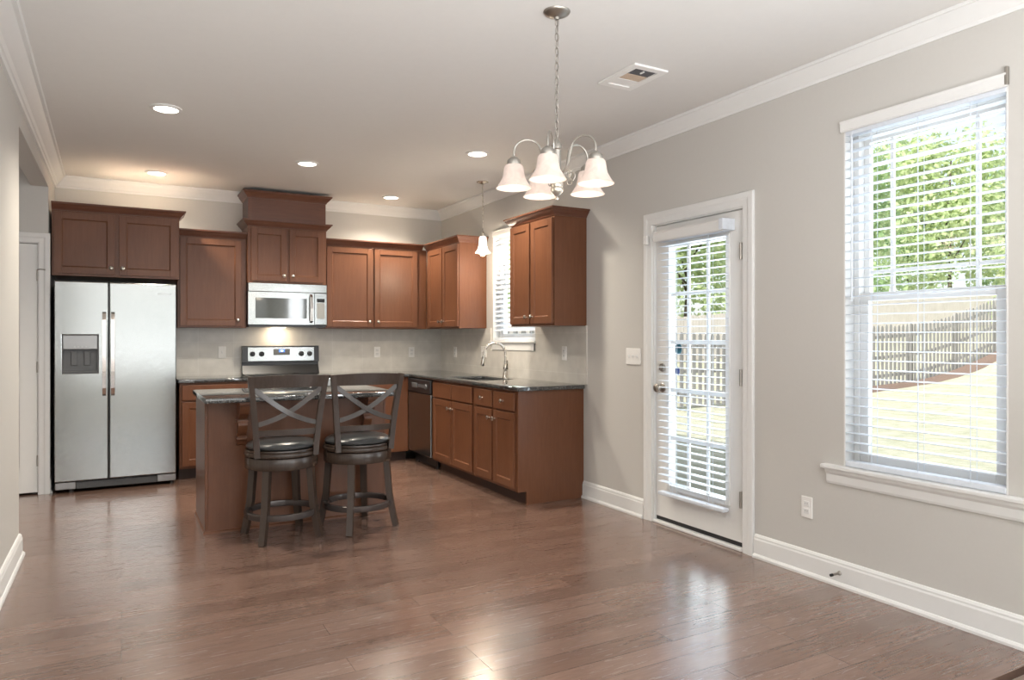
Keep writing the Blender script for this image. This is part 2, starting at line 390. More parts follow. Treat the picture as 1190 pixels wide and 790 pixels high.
# crown and baseboards
CR = [(0, 2.635), (.012, 2.635), (.016, 2.652), (.022, 2.656), (.03, 2.672), (.052, 2.693), (.066, 2.714), (.070, 2.722), (.082, 2.724), (.086, H - .001), (0, H - .001)]
loop = [(XL, 2.0), (XL, YB), (XR, YB), (XR, YF)]
for i, (nm, lb) in enumerate((('trim_2', 'white crown moulding along the left wall'), ('trim_3', 'white crown moulding along the back wall'), ('trim_4', 'white crown moulding along the right wall'))):
    m = MB(); e = .09
    a, b = loop[i], loop[i + 1]
    # mitred by sweeping with a short neighbour leg trimmed off afterwards
    P = [Vector(p) for p in (loop[i - 1], a, b, loop[(i + 2) % 4])]
    rings = []
    for j in (1, 2):
        d0 = (P[j] - P[j - 1]).normalized(); d1 = (P[j + 1] - P[j]).normalized()
        mm = Vector((d0.y + d1.y, -d0.x - d1.x))
        rings.append([m.bm.verts.new((P[j].x + mm.x * o, P[j].y + mm.y * o, z)) for o, z in CR])
    k = len(CR)
    for j in range(k): m.face([rings[0][j], rings[0][(j + 1) % k], rings[1][(j + 1) % k], rings[1][j]])
    m.face(rings[0][::-1]); m.face(rings[1])
    struct(m.build(nm, 'white_trim', smooth=20), lb, 'trim')
BBP = [(0, 0), (.028, 0), (.028, .012), (.021, .022), (.017, .024), (.017, .105), (.013, .114), (.013, .122), (.006, .133), (0, .135)]
def baseboard(name, path, lb):
    m = MB(); m.mould(path, BBP); struct(m.build(name, 'white_trim', smooth=20), lb, 'baseboard')
baseboard('baseboard_right', [(XR, 2.935), (XR, 1.46)], 'white baseboard under the large window on the right wall')
baseboard('baseboard_right_far', [(XR, 4.688), (XR, 3.94)], 'short white baseboard between base cabinet and glazed door')
baseboard('baseboard_right_near', [(XR, 1.39), (XR, YF)], None)
baseboard('baseboard_left', [(XL, 2.0), (XL, 5.02), (XL - .12, 5.02)], 'white baseboard on the left wall beside the opening')
baseboard('baseboard_left_far', [(XL, 6.935), (XL, YB)], 'white baseboard stub beside the refrigerator')

# ------------------------------------------------------------------ windows, exterior door, pantry door
def casing_profile(wid, th=.018):
    return [(0, 0), (0, th * .55), (wid * .08, th * .7), (wid * .45, th * .75), (wid * .6, th), (wid * .95, th), (wid, th * .8), (wid, 0)]
def window(name, label, hole_, grille, mid=None):
    """double hung window in the right wall: x is depth"""
    y0, y1, z0, z1 = hole_
    r = thing(name, label, 'window', (XR, (y0 + y1) / 2, z0), 0, kind='structure')
    w, h = y1 - y0, z1 - z0; hw = w / 2
    m = MB()
    for s in (-1, 1): m.box(0, .15, s * (hw - .008), s * hw, 0, h)
    m.box(0, .15, -hw + .008, hw - .008, h - .008, h); m.box(0.0, .15, -hw + .008, hw - .008, 0, .015)
    m.build('jamb', 'white_trim', r)
    secs = [(-hw, hw)] if mid is None else [(-hw, mid - .05), (mid + .05, hw)]
    m = MB()
    for a, b in secs:
        for q, u in ((a, 1), (b, -1)): m.box(.068, .145, q + u * .008, q + u * .038, .015, h - .008, .003)
        m.box(.068, .145, a + .038, b - .038, h - .045, h - .008, .003); m.box(.068, .145, a + .038, b - .038, .015, .045, .003)
    if mid is not None: m.box(.0, .145, mid - .05, mid + .05, .015, h - .008)
    m.build('frame', 'white_plastic', r)
    zm = h * .505
    for a, b in secs:
        m = MB()                                        # lower sash, inner track
        m.box(.075, .105, a + .038, a + .085, .045, zm + .02, .003); m.box(.075, .105, b - .085, b - .038, .045, zm + .02, .003)
        m.box(.075, .105, a + .085, b - .085, .045, .085, .003); m.box(.072, .105, a + .085, b - .085, zm - .022, zm + .02, .003)
        s = m.build('lower_sash', 'white_plastic', r)
        m = MB(); m.box(.088, .092, a + .083, b - .083, .083, zm - .02); m.build('pane', 'window_glass', s)
        m = MB()
        m.box(.110, .140, a + .038, a + .068, zm - .02, h - .045, .003); m.box(.110, .140, b - .068, b - .038, zm - .02, h - .045, .003)
        m.box(.110, .140, a + .068, b - .068, h - .08, h - .045, .003); m.box(.110, .140, a + .068, b - .068, zm - .02, zm + .012, .003)
        s = m.build('upper_sash', 'white_plastic', r)
        m = MB(); m.box(.123, .127, a + .066, b - .066, zm + .01, h - .078); m.build('pane', 'window_glass', s)
        if grille:
            m = MB(); d = .115
            for yy in (a + .068 + d, b - .068 - d): m.box(.118, .132, yy - .009, yy + .009, zm + .012, h - .08)
            for zz in (zm + .012 + d, h - .08 - d): m.box(.117, .133, a + .068, b - .068, zz - .009, zz + .009)
            m.build('grille', 'white_plastic', s)
    return r
w1 = window('window_1', 'tall double hung window with raised light slats right of the glazed door', W1, True)
m = MB(); m.box(-.038, .07, -.497, .5, -.002, .021, .006); m.build('sill', 'white_trim', w1)
m = MB(); m.prism([(0, -.078), (.010, -.078), (.014, -.066), (.016, -.03), (.026, -.016), (.03, -.002), (0, -.002)], lambda a, b, t: (-a, -.475 + .953 * t, b)); m.build('apron', 'white_trim', w1)
w2 = window('window_2', 'narrow window above the sink, half hidden by the wall cabinet', W2, True)
m = MB(); m.box(-.028, .07, -.44, .44, -.005, .016, .005); m.build('sill', 'white_trim', w2)
m = MB(); m.box(-.016, -.011, -.41, .41, -.075, -.005, .003); m.build('apron', 'white_trim', w2)
w3 = window('window_3', 'double window on the right wall behind the camera', W3, False, 0.0)
rw = thing('window_4', 'wide window on the wall behind the camera', 'window', (1.4, YF, .6), 0, kind='structure')
m = MB()
for x in (-1.6, -.53, .53, 1.6): m.box(x - .03, x + .03, -.1, -.04, .03, 1.77)
for z in (0, .9, 1.77): m.box(-1.6, 1.6, -.1, -.04, z, z + .03)
m.build('frame', 'white_plastic', rw)
m = MB(); m.box(-1.6, 1.6, -.072, -.068, 0, 1.8); m.build('pane', 'window_glass', rw)

def blind(name, label, loc, w, z0, z1, tilt, pitch=.0465, valance=None, wand=True, vdepth=.012, rail=.03):
    """horizontal slat blind, w along y, z0 bottom and z1 top, local x = depth"""
    r = thing(name, label, 'blind', loc)
    hw = w / 2
    m = MB(); m.box(-.025, .028, -hw, hw, z1 - .045, z1, .003); m.build('headrail', 'blind_vinyl', r)
    va, vb, vz0, vz1, vx = valance
    m = MB(); m.prism([(vz0, 0), (vz0, -.010), (vz0 + .008, -.016), (vz1 - .012, -.016), (vz1 - .004, -.02), (vz1, -.02), (vz1, 0)], lambda a, b, t: (vx + b, va + (vb - va) * t, a)); m.build('valance', 'white_trim', r)
    m = MB(); n = int((z1 - .07 - z0 - .03) / pitch)
    ca, sa = math.cos(R(tilt)), math.sin(R(tilt))
    for i in range(n):
        z = z1 - .075 - i * pitch
        top = [(q, .0024 * (1 - (q / .024) ** 2)) for q in (-.0245, -.016, -.006, .006, .016, .0245)]
        poly = top + [(q, y - .0028) for q, y in reversed(top)]
        m.prism([(q * ca - y * sa, q * sa + y * ca) for q, y in poly], lambda a, b, t: (a, -hw + .002 + (w - .004) * t, z + b))
    m.build('slats', 'blind_vinyl', r)
    m = MB(); m.box(-.026, .026, -hw, hw, z0, z0 + rail, .006); m.build('bottom_rail', 'blind_vinyl', r)
    m = MB()
    for y in (-hw * .62, 0, hw * .62) if w > .7 else (-hw * .55, hw * .55):
        for x in (-.0255, .0255): m.box(x - .0007, x + .0007, y - .0009, y + .0009, z0 + .02, z1 - .03)
        m.box(-.001, .001, y + .012, y + .0135, z0 + .02, z1 - .03)
    m.build('cords', 'blind_vinyl', r)
    if wand:
        m = MB(); m.cyl((-.036, hw - .045, z1 - .06), (-.036, hw - .045, z1 - .06 - (z1 - z0) * .48), .0045, 8); m.cyl((-.036, hw - .045, z1 - .035), (-.036, hw - .045, z1 - .06), .002, 6); m.build('tilt_wand', 'blind_vinyl', r)
    return r
b1 = blind('window_blind', 'wide white horizontal blind hanging in the tall window on the right', (XR + .024, 1.972, .622), .755, 0.0, 1.735, 0, valance=(-.385, .395, 1.71, 1.765, -.026))
m = MB(); m.box(-.044, -.03, -.392, -.378, 1.715, 1.79, .002); m.build('valance_clip', 'antique_nickel', b1)
blind('window_blind', 'white slatted blind over the kitchen sink', (XR + .03, 5.865, 1.25), .80, .0, 1.07, 38, valance=(-.40, .40, 1.03, 1.085, -.03), wand=False)
blind('window_blind', None, (XR + .04, -1.15, .62), .62, 0.0, 1.73, 0, valance=(-.30, .30, 1.69, 1.74, -.03), wand=False)['label'] = 'white blind in the left half of the window behind the camera'
blind('window_blind', None, (XR + .04, -.45, .62), .62, 0.0, 1.73, 0, valance=(-.30, .30, 1.69, 1.74, -.03), wand=False)['label'] = 'white blind in the right half of the window behind the camera'

# exterior door (local x = depth into the wall, y along the wall)
d1 = thing('door_1', 'white exterior door with fifteen light glass behind a white blind', 'door', (XR, 3.4385, 0), 0, kind='structure')
dy0, dy1 = -.3985, .3985
gy0, gy1, gz0, gz1 = -.262, .268, .27, 1.90
m = MB(); m.grid([dy0, gy0, gy1, dy1], [.045, gz0, gz1, 2.052], lambda a, b: not (gy0 < a < gy1 and gz0 < b < gz1), lambda a, b, t: (.022 + .044 * t, a, b)); slab = m.build('slab', 'door_paint', d1, smooth=0)
m = MB()
for a, b, c, d in ((gy0 - .025, gy0 + .008, gz0 - .025, gz1 + .025), (gy1 - .008, gy1 + .025, gz0 - .025, gz1 + .025)): m.box(.012, .075, a, b, c, d, .005)
for c, d in ((gz0 - .025, gz0 + .008), (gz1 - .008, gz1 + .025)): m.box(.012, .075, gy0 + .008, gy1 - .008, c, d, .005)
m.build('glass_frame', 'door_paint', d1)
m = MB(); m.box(.042, .046, gy0, gy1, gz0, gz1); m.build('pane', 'window_glass', d1)
m = MB()
for i in (1, 2): y = gy0 + (gy1 - gy0) * i / 3; m.box(.030, .041, y - .011, y + .011, gz0, gz1)
for i in range(1, 5): z = gz0 + (gz1 - gz0) * i / 5; m.box(.031, .040, gy0, gy1, z - .011, z + .011)
m.build('muntins', 'door_paint', d1)
m = MB()
m.box(0, .13, -.4335, -.4015, 0, 2.08); m.box(0, .13, .4015, .4335, 0, 2.08); m.box(0, .13, -.4015, .4015, 2.056, 2.08)
m.box(.07, .085, -.4015, -.385, 0, 2.056); m.box(.07, .085, .385, .4015, 0, 2.056); m.build('jamb', 'door_paint', d1)
cp = casing_profile(.082)
def casing(parent, y0, y1, ztop, wid, f, mat='white_trim', z0=0.0):
    cp = casing_profile(wid); m = MB()
    pts = [(y0, z0, -1, 0), (y0, ztop, -1, 1), (y1, ztop, 1, 1), (y1, z0, 1, 0)]
    rings = [[m.bm.verts.new(f(a + sa * o, b + sb * o, t)) for o, t in cp] for a, b, sa, sb in pts]; k = len(cp)
    for A, B in zip(rings, rings[1:]):
        for j in range(k): m.face([A[j], A[(j + 1) % k], B[(j + 1) % k], B[j]])
    m.face(rings[0][::-1]); m.face(rings[-1]); return m.build('casing', mat, parent, smooth=15)
casing(d1, -.412, .412, 2.062, .084, lambda a, b, t: (-t, a, b))
m = MB(); m.box(-.012, .14, -.4015, .4015, 0, .018, .004); m.build('threshold', 'white_trim', d1)
m = MB(); m.box(.024, .062, dy0, dy1, .0185, .0445); m.build('door_sweep', 'black_plastic', d1)
for z in (1.80, 1.04, .31):
    m = MB(); m.cyl((-.005, -.394, z - .05), (-.005, -.394, z + .05), .0085, 12); m.box(-.003, .0225, -.397, -.393, z - .05, z + .05); m.build('hinge', 'antique_nickel', d1)
AX = Matrix.Rotation(R(-90), 4, 'Y')
def at_x(y, z, x=.022): return Matrix.Translation((x, y, z)) @ AX
m = MB(); m.lathe([(.031, 0), (.031, .005), (.027, .009), (.012, .012), (.012, .03), (.02, .036), (.028, .048), (.028, .058), (.02, .066), (.0, .069)], M=at_x(.335, .935)); m.build('knob', 'antique_nickel', d1)
m = MB(); m.lathe([(.03, 0), (.03, .006), (.025, .012), (.0, .013)], M=at_x(.335, 1.075)); m.box(-.008, .012, .329, .341, 1.058, 1.092, .003); m.build('deadbolt', 'antique_nickel', d1)
def poly_disc(n, r, M, name, mat, parent):
    m = MB(); m.prism([(r * math.cos(2 * PI * (k + .5) / n), r * math.sin(2 * PI * (k + .5) / n)) for k in range(n)], lambda a, b, t: M @ Vector((0, a, b * 1.25)) + Vector((.0015 * t, 0, 0))); return m.build(name, mat, parent)
tag(poly_disc(8, .034, Matrix.Translation((.0465, .205, 1.205)), 'sticker', 'teal_sticker', d1), 'teal octagonal sticker on the glass')
tag(poly_disc(8, .024, Matrix.Translation((.0465, .215, 1.055)), 'sticker', 'blue_sticker', d1), 'small blue sticker on the glass')
db = blind('door_blind', 'narrow white slatted blind mounted on the glazed door', (XR - .026, 3.44, .215), .60, 0.0, 1.76, 0, pitch=.0455, valance=(-.30, .325, 1.715, 1.785, -.028), wand=False, rail=.024)
m = MB(); m.box(-.055, .048, -.325, -.29, 1.72, 1.79, .003); m.build('bracket', 'blind_vinyl', db)
t = thing('door_sensor', 'small white alarm sensor on the door casing upper left corner', 'sensor', (XR - .020, 3.887, 1.93))
m = MB(); m.box(-.022, 0, -.018, .018, 0, .062, .004); m.build('housing', 'white_plastic', t); m = MB(); m.box(-.0235, -.021, -.008, .008, .03, .05, .001); m.build('cover', 'white_trim', t)

# pantry door
d2 = thing('door_2', 'white panelled pantry door in the hall left of the refrigerator', 'door', (-.6, 6.93, 0), 0, kind='structure')
m = MB()
m.grid([-.75, -.64, -.41, -.35, -.12, 0], [.018, .22, .86, 1.0, 1.62, 1.72, 1.93, 2.045], lambda a, b: not any(x0 < a < x1 and z0 < b < z1 for x0, x1 in ((-.64, -.41), (-.35, -.12)) for z0, z1 in ((.22, .86), (1.0, 1.62), (1.72, 1.93))), lambda a, b, t: (a, .012 + .036 * t, b))
m.build('slab', 'door_paint', d2, smooth=0)
m = MB()
for x0, x1 in ((-.64, -.41), (-.35, -.12)):
    for z0, z1 in ((.22, .86), (1.0, 1.62), (1.72, 1.93)): m.box(x0, x1, .024, .036, z0, z1); m.box(x0 + .035, x1 - .035, .017, .026, z0 + .035, z1 - .035, .008, 1)
m.build('panels', 'door_paint', d2)
m = MB(); m.box(-.76, -.752, 0, .1, 0, 2.065); m.box(.002, .015, 0, .1, 0, 2.065); m.box(-.76, .015, 0, .1, 2.05, 2.065); m.build('jamb', 'white_trim', d2)
casing(d2, -.752, .006, 2.054, .082, lambda a, b, t: (a, -t, b))
for z in (1.79, 1.04, .275):
    m = MB(); m.cyl((.001, .004, z - .045), (.001, .004, z + .045), .007, 12)
    if z > 1.7: m.tube([(.001, -.002, z + .045), (.02, -.02, z + .05), (.045, -.035, z + .046)], .004, 8); m.cyl((.045, -.035, z + .046), (.055, -.03, z + .046), .006, 8)
    m.build('hinge', 'antique_nickel', d2)

# backsplash tile
m = MB(); m.box(.44, XR - .012, YB - .012, YB, .905, 1.385); struct(m.build('backsplash_back', 'tile_facing_front', smooth=0), 'grey beige tiled splash on the back wall under the cabinets', 'backsplash')
m = MB(); m.grid([4.64, 5.425, 6.305, YB - .012], [.905, 1.155, 1.378], lambda a, b: not (5.425 < a < 6.305 and b > 1.155), lambda a, b, t: (XR - .012 * t, a, b)); struct(m.build('backsplash_right', 'tile_facing_left', smooth=0), 'grey beige tiled splash on the right wall behind the sink', 'backsplash')

# ------------------------------------------------------------------ kitchen cabinets
def knob(parent, x, z, y=-.02):
    m = MB(); m.lathe([(.0065, 0), (.005, .004), (.005, .012), (.010, .016), (.017, .021), (.017, .026), (.011, .031), (.0, .032)], M=Matrix.Translation((x, y, z)) @ Matrix.Rotation(R(90), 4, 'X'), n=20); return m.build('knob', 'brushed_nickel', parent)
def shaker(parent, x0, x1, z0, z1, name='door', rail=.057, y=-.0005, flat=False):
    m = MB(); b = .0022
    if flat: m.box(x0, x1, y - .019, y, z0, z1, .004)
    else:
        m.box(x0, x0 + rail, y - .019, y, z0, z1, b); m.box(x1 - rail, x1, y - .019, y, z0, z1, b)
        m.box(x0 + rail, x1 - rail, y - .019, y, z0, z0 + rail, b); m.box(x0 + rail, x1 - rail, y - .019, y, z1 - rail, z1, b)
        m.box(x0 + rail - .004, x1 - rail + .004, y - .010, y - .003, z0 + rail - .004, z1 - rail + .004)
        for s in (0, 1):
            xx = (x0 + rail, x1 - rail)[s]; u = (1, -1)[s]; zz = (z0 + rail, z1 - rail)[s]
            m.prism([(0, -.017), (.007 * u, -.010), (0, -.010)], lambda a, q, t: (xx + a, y + q, z0 + rail + (z1 - z0 - 2 * rail) * t))
            m.prism([(0, -.017), (.007 * u, -.010), (0, -.010)], lambda a, q, t: (x0 + rail + (x1 - x0 - 2 * rail) * t, y + q, zz + a))
    return m.build(name, 'cabinet_wood', parent)
CAP = [(0, 0), (.006, 0), (.010, .010), (.020, .020), (.036, .036), (.044, .050), (.052, .052), (.052, .064), (0, .064)]
def crown(parent, path, z, name='crown_molding', prof=CAP):
    m = MB(); m.mould(path, [(o, z + q) for o, q in prof]); return m.build(name, 'crown_wood', parent, smooth=20)
def wall_cabinet(label, loc, rz, w, d, h, doors, knobs, crowns, group='brown wall cabinets'):
    r = thing('wall_cabinet', label, 'cabinet', loc, rz, group)
    m = MB(); m.box(0, w, 0, d, 0, h, .0015, 1); m.build('body', 'cabinet_wood', r)
    for (x0, x1), kx in zip(doors, knobs):
        dr = shaker(r, x0, x1, .018, h - .022); knob(dr, kx, .075)
    m = MB(); m.box(.02, w - .02, .02, d - .02, h, h + .004); m.build('bounce_panel', 'bounce_board', r)  # unseen pale sheet added so less red light bounces onto the ceiling
    if crowns: crown(r, crowns, h - .008)
    return r
YU = 7.275; XU = 2.945
wall_cabinet('two door cabinet above the refrigerator, deepest of the wall cabinets', (-.507, 6.985, 1.80), 0, .961, YB - 6.985, .552, [(.016, .458), (.490, .945)], [.43, .518], [(0, 0), (.961, 0), (.961, .28)])
wall_cabinet('single door wall cabinet left of the microwave', (.458, YU, 1.375), 0, .607, .302, .866, [(.018, .56)], [.525], [(0, 0), (.607, 0)])
mc = wall_cabinet('tallest cabinet over the microwave with stacked crown box', (1.068, 7.215, 1.815), 0, .757, YB - 7.215, .555, [(.03, .366), (.389, .727)], [.336, .419], [(0, .36), (0, 0), (.757, 0), (.757, .36)])
m = MB(); m.box(.004, .753, .004, YB - 7.22, .611, .86, .002, 1); m.build('top_box', 'crown_wood', mc)
crown(mc, [(.004, .36), (.004, .004), (.753, .004), (.753, .36)], .822, prof=[(o * 1.05, q * 1.08) for o, q in CAP])
wall_cabinet('wide two door wall cabinet right of the microwave', (1.829, YU, 1.375), 0, 1.114, .302, .866, [(.014, .498), (.518, 1.00)], [.462, .552], [(0, 0), (1.06, 0)])
RZ = R(-90)
wall_cabinet('two door corner wall cabinet on the right wall left of the sink window', (XU, 7.27, 1.375), RZ, .855, .303, .866, [(.06, .448), (.465, .848)], [.41, .505], [(.0, 0), (.855, 0), (.855, .30)])
wall_cabinet('two door wall cabinet hanging right of the sink window', (XU, 5.345, 1.375), RZ, .695, .303, .866, [(.012, .335), (.358, .683)], [.30, .393], [(0, .30), (0, 0), (.695, 0), (.695, .30)])

def base_cabinet(label, loc, rz, w, cols, end=None, d=.60, hollow=False):
    """cols: (x0, x1, drawer?, knob side)"""
    r = thing('base_cabinet', label, 'cabinet', loc, rz, 'brown base cabinets')
    m = MB()
    if hollow: m.grid([0, .02, w - .02, w], [0, .02, d - .005, d], lambda a, b: not (.02 < a < w - .02 and .02 < b < d - .005), lambda a, b, t: (a, b, .118 + .755 * t)); m.box(0, w, 0, d, .1, .118)
    else: m.box(0, w, 0, d, .1, .873, .0015, 1)
    m.build('body', 'cabinet_wood', r)
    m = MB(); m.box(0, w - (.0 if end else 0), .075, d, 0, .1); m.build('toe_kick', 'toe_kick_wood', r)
    for x0, x1, kind, ks in cols:
        if kind:
            dr = shaker(r, x0, x1, .715, .853, 'drawer' if kind == 'drawer' else 'false_drawer_front', flat=True)
            if kind == 'drawer': knob(dr, (x0 + x1) / 2, .784)
        dr = shaker(r, x0, x1, .125, .700 if kind else .853); knob(dr, x1 - .03 if ks > 0 else x0 + .03, .632)
    if end:
        m = MB(); m.prism([(0, .1), (.075, .1), (.075, 0), (d, 0), (d, .873), (0, .873)], lambda a, b, t: (w + .018 * t, a, b)); m.build('end_panel', 'cabinet_wood', r)
    return r
XBF = 2.645
base_cabinet('end base cabinet with two drawers nearest the glazed door', (XBF, 5.452, 0), RZ, .742, [(.02, .352, 'drawer', 1), (.378, .722, 'drawer', -1)], end=True, d=XR - XBF - .002)
base_cabinet('sink base cabinet right of the dishwasher', (XBF, 6.360, 0), RZ, .906, [(.02, .445, 'false', 1), (.462, .886, 'false', -1)], d=XR - XBF - .002, hollow=True)
base_cabinet('base cabinet between refrigerator and range', (.455, 6.985, 0), 0, .60, [(.02, .58, 'drawer', 1)], d=YB - 6.985 - .002)
base_cabinet('corner base cabinet right of the range', (1.83, 6.985, 0), 0, .79, [(.02, .40, 'drawer', 1)], d=YB - 6.985 - .002)

# worktops
def worktop(label, xs, ys, solid, z0=.873, th=.032, group=None):
    m = MB(); m.grid(xs, ys, solid, lambda a, b, t: (a, b, z0 + th * t))
    bmesh.ops.dissolve_limit(m.bm, angle_limit=.01, verts=m.bm.verts, edges=m.bm.edges)
    es = [e for e in m.bm.edges if len(e.link_faces) == 2 and e.calc_face_angle(0) > 1]
    bmesh.ops.bevel(m.bm, geom=es, offset=.006, segments=3, profile=.5, affect='EDGES', clamp_overlap=True)
    return tag(m.build('worktop', 'dark_granite', smooth=40), label, 'worktop', group)
worktop('short dark granite worktop between refrigerator and range', [.44, 1.056], [6.955, YB - .012], lambda a, b: True)
worktop('dark granite L shaped worktop holding the sink', [1.824, 2.618, 2.73, 3.11, XR - .012], [4.655, 5.56, 6.24, 6.955, YB - .012], lambda a, b: (a > 2.618 or b > 6.955) and not (2.73 < a < 3.11 and 5.56 < b < 6.24))

# sink, faucet
sk_ = thing('sink', 'undermount steel sink sunk into the dark worktop', 'sink', (2.92, 5.90, .68))
m = MB(); m.grid([-.19, -.175, .175, .19], [-.34, -.325, .325, .34], lambda a, b: not (abs(a) < .175 and abs(b) < .325), lambda a, b, t: (a, b, .193 * t)); m.box(-.19, .19, -.34, .34, -.012, 0); m.build('basin', 'stainless_dark', sk_)
m = MB(); m.lathe([(.0, .0), (.04, .0), (.045, .004), (.02, .003), (.0, .002)], c=(0, 0, .001)); m.build('drain', 'bright_chrome', sk_)
fc = thing('faucet', 'brushed nickel gooseneck faucet behind the sink', 'faucet', (3.165, 5.86, .905))
m = MB(); m.lathe([(.027, 0), (.027, .006), (.022, .012), (.021, .10), (.018, .115), (.0, .118)]); m.build('base', 'brushed_nickel', fc)
dirv = Vector((-.93, .36, 0)).normalized()
pts = [Vector((0, 0, .10)), Vector((0, 0, .19))]
Rg = .10
for k in range(0, 15):
    a = PI * k / 14 * 1.02
    pts.append(Vector((0, 0, .225)) + dirv * (Rg - Rg * math.cos(a)) + Vector((0, 0, Rg * math.sin(a))))
pts.append(pts[-1] + Vector((0, 0, -.02)) + dirv * .004)
m = MB(); m.tube(pts, .0115, 14, up=(.36, .93, 0)); m.build('spout', 'brushed_nickel', fc)
e = pts[-1]; m = MB(); m.tube([e + Vector((0, 0, .012)), e, e + Vector((0, 0, -.03)) + dirv * .005, e + Vector((0, 0, -.085)) + dirv * .014, e + Vector((0, 0, -.09)) + dirv * .015], [.012, .0145, .0155, .020, .016], 16, up=(.36, .93, 0)); m.build('spray_head', 'brushed_nickel', fc)
m = MB(); m.tube([(0, -.018, .075), (-.005, -.045, .085)], .013, 12); m.tube([(-.005, -.042, .085), (-.012, -.058, .12), (-.014, -.066, .165)], [.010, .008, .006], 12); m.build('lever', 'brushed_nickel', fc)

# ------------------------------------------------------------------ refrigerator
fr = thing('refrigerator', 'stainless side by side refrigerator with a water dispenser', 'refrigerator', (-.028, 6.86, 0))
m = MB(); m.box(-.449, .447, .065, .70, .03, 1.735, .004); m.build('case', 'black_plastic', fr)
def fdoor(x0, x1, hole_=None):
    m = MB(); ny = 9
    if hole_:
        hx0, hx1, hz0, hz1 = hole_
        m.grid([x0, hx0, hx1, x1], [.095, hz0, hz1, 1.745], lambda a, b: not (hx0 < a < hx1 and hz0 < b < hz1), lambda a, b, t: (a, .06 * t, b))
        bmesh.ops.dissolve_limit(m.bm, angle_limit=.01, verts=m.bm.verts, edges=m.bm.edges)
        es = [e for e in m.bm.edges if len(e.link_faces) == 2 and e.calc_face_angle(0) > 1 and all(v.co.y < .01 for v in e.verts)]
        bmesh.ops.bevel(m.bm, geom=es, offset=.006, segments=3, profile=.5, affect='EDGES')
    else: m.box(x0, x1, 0, .06, .095, 1.745, .008, 3)
    return m.build('door', 'stainless', fr)
dl = fdoor(-.452, -.070, (-.398, -.142, .985, 1.305)); dr_ = fdoor(-.060, .450)
tag(dl, 'narrow freezer door with dispenser'); tag(dr_, 'wide plain steel door')
m = MB(); m.box(-.398, -.142, .045, .052, .985, 1.305)
for a, b in ((-.398, -.392), (-.148, -.142)): m.box(a, b, .004, .052, .985, 1.305)
m.box(-.392, -.148, .004, .052, .985, 1.0); m.box(-.392, -.148, .004, .052, 1.299, 1.305); m.build('dispenser_well', 'grey_plastic', dl)
m = MB(); m.box(-.392, -.148, .0, .03, 1.185, 1.299, .003); m.build('dispenser_panel', 'stainless_dark', dl)
for i in range(4):
    m = MB(); m.lathe([(.0, 0), (.007, 0), (.007, .002), (.0, .003)], M=Matrix.Translation((-.31 + .027 * i, .0, 1.205)) @ Matrix.Rotation(R(90), 4, 'X'), n=12); m.build('button', 'keypad', dl)
for x in (-.315, -.222):
    m = MB(); m.box(x - .022, x + .022, .028, .040, 1.05, 1.165, .004); m.build('dispenser_paddle', 'grey_plastic', dl)
for d_, x in ((dl, -.098), (dr_, -.034)):
    m = MB(); pts = [(x, -.0, .80), (x, -.03, .815), (x, -.046, .86), (x, -.056, 1.0), (x, -.060, 1.14), (x, -.056, 1.28), (x, -.046, 1.43), (x, -.03, 1.478), (x, 0, 1.49)]
    m.bar(pts, .027, .016, side=(1, 0, 0)); h = m.build('handle', 'bright_chrome', d_)
text_part('Whirlpool', .026, 'stainless_dark', dr_, Matrix.Translation((.352, -.0006, 1.66)) @ FRONT)
m = MB(); m.box(-.30, .30, .025, .07, .025, .082, .004)
for k in range(5): m.box(-.29, .29, .02, .03, .032 + k * .009, .036 + k * .009)
m.build('base_grille', 'grey_plastic', fr)
for x in (-.375, .375):
    m = MB(); m.box(x - .073, x + .073, .01, .07, .03, .088, .004); m.build('hinge_cover', 'stainless_dark', fr)
    m = MB(); m.cyl((x + .04, .04, 0), (x + .04, .04, .04), .018, 14); m.build('foot', 'black_plastic', fr)
    m = MB(); m.cyl((x + .04, .6, 0), (x + .04, .6, .04), .018, 14); m.build('foot', 'black_plastic', fr)

# ------------------------------------------------------------------ microwave, range, dishwasher
mw = thing('microwave', 'stainless over the range microwave under the tallest cabinet', 'microwave', (1.4465, 7.20, 1.385))
m = MB(); m.box(-.378, .378, .03, YB - 7.20 - .002, .012, .428, .003); m.build('case', 'black_plastic', mw)
m = MB(); m.box(-.378, .378, -.012, .03, .345, .428, .004); 
m.build('vent_panel', 'stainless', mw)
m = MB(); m.grid([-.378, -.312, .178, .252], [.025, .085, .285, .342], lambda a, b: not (-.312 < a < .178 and .085 < b < .285), lambda a, b, t: (a, -.012 + .04 * t, b)); md = m.build('door', 'stainless', mw, smooth=0)
m = MB(); m.box(-.312, .178, -.006, .0, .085, .285); m.build('window', 'oven_glass', md)
m = MB(); m.bar([(.218, -.012, .05), (.218, -.038, .065), (.218, -.048, .185), (.218, -.038, .30), (.218, -.012, .325)], .026, .013); m.build('handle', 'bright_chrome', md)
m = MB(); m.box(.255, .378, -.012, .03, .025, .342, .003); cpn = m.build('control_panel', 'stainless', mw)
m = MB(); m.box(.278, .356, -.0145, -.011, .085, .245, .001); m.build('keypad', 'keypad', cpn)
m = MB(); m.box(.278, .356, -.0145, -.011, .252, .288, .001); m.build('display', 'black_glass', cpn)
m = MB(); m.box(-.37, .37, -.008, .33, .0, .012); m.box(.28, .34, -.01, .03, -.008, .0); m.build('bottom_grille', 'black_plastic', mw)
m = MB(); m.box(-.10, .02, .22, .27, -.003, -.0002); m.build('cooktop_lamp', 'downlight_lens', mw)
light('AREA', 'cooktop_light', (-.04, .24, -.008), 1.0, (1, .80, .55), (R(12), 0, 0), parent=mw, shape='RECTANGLE', size=.12, size_y=.06)

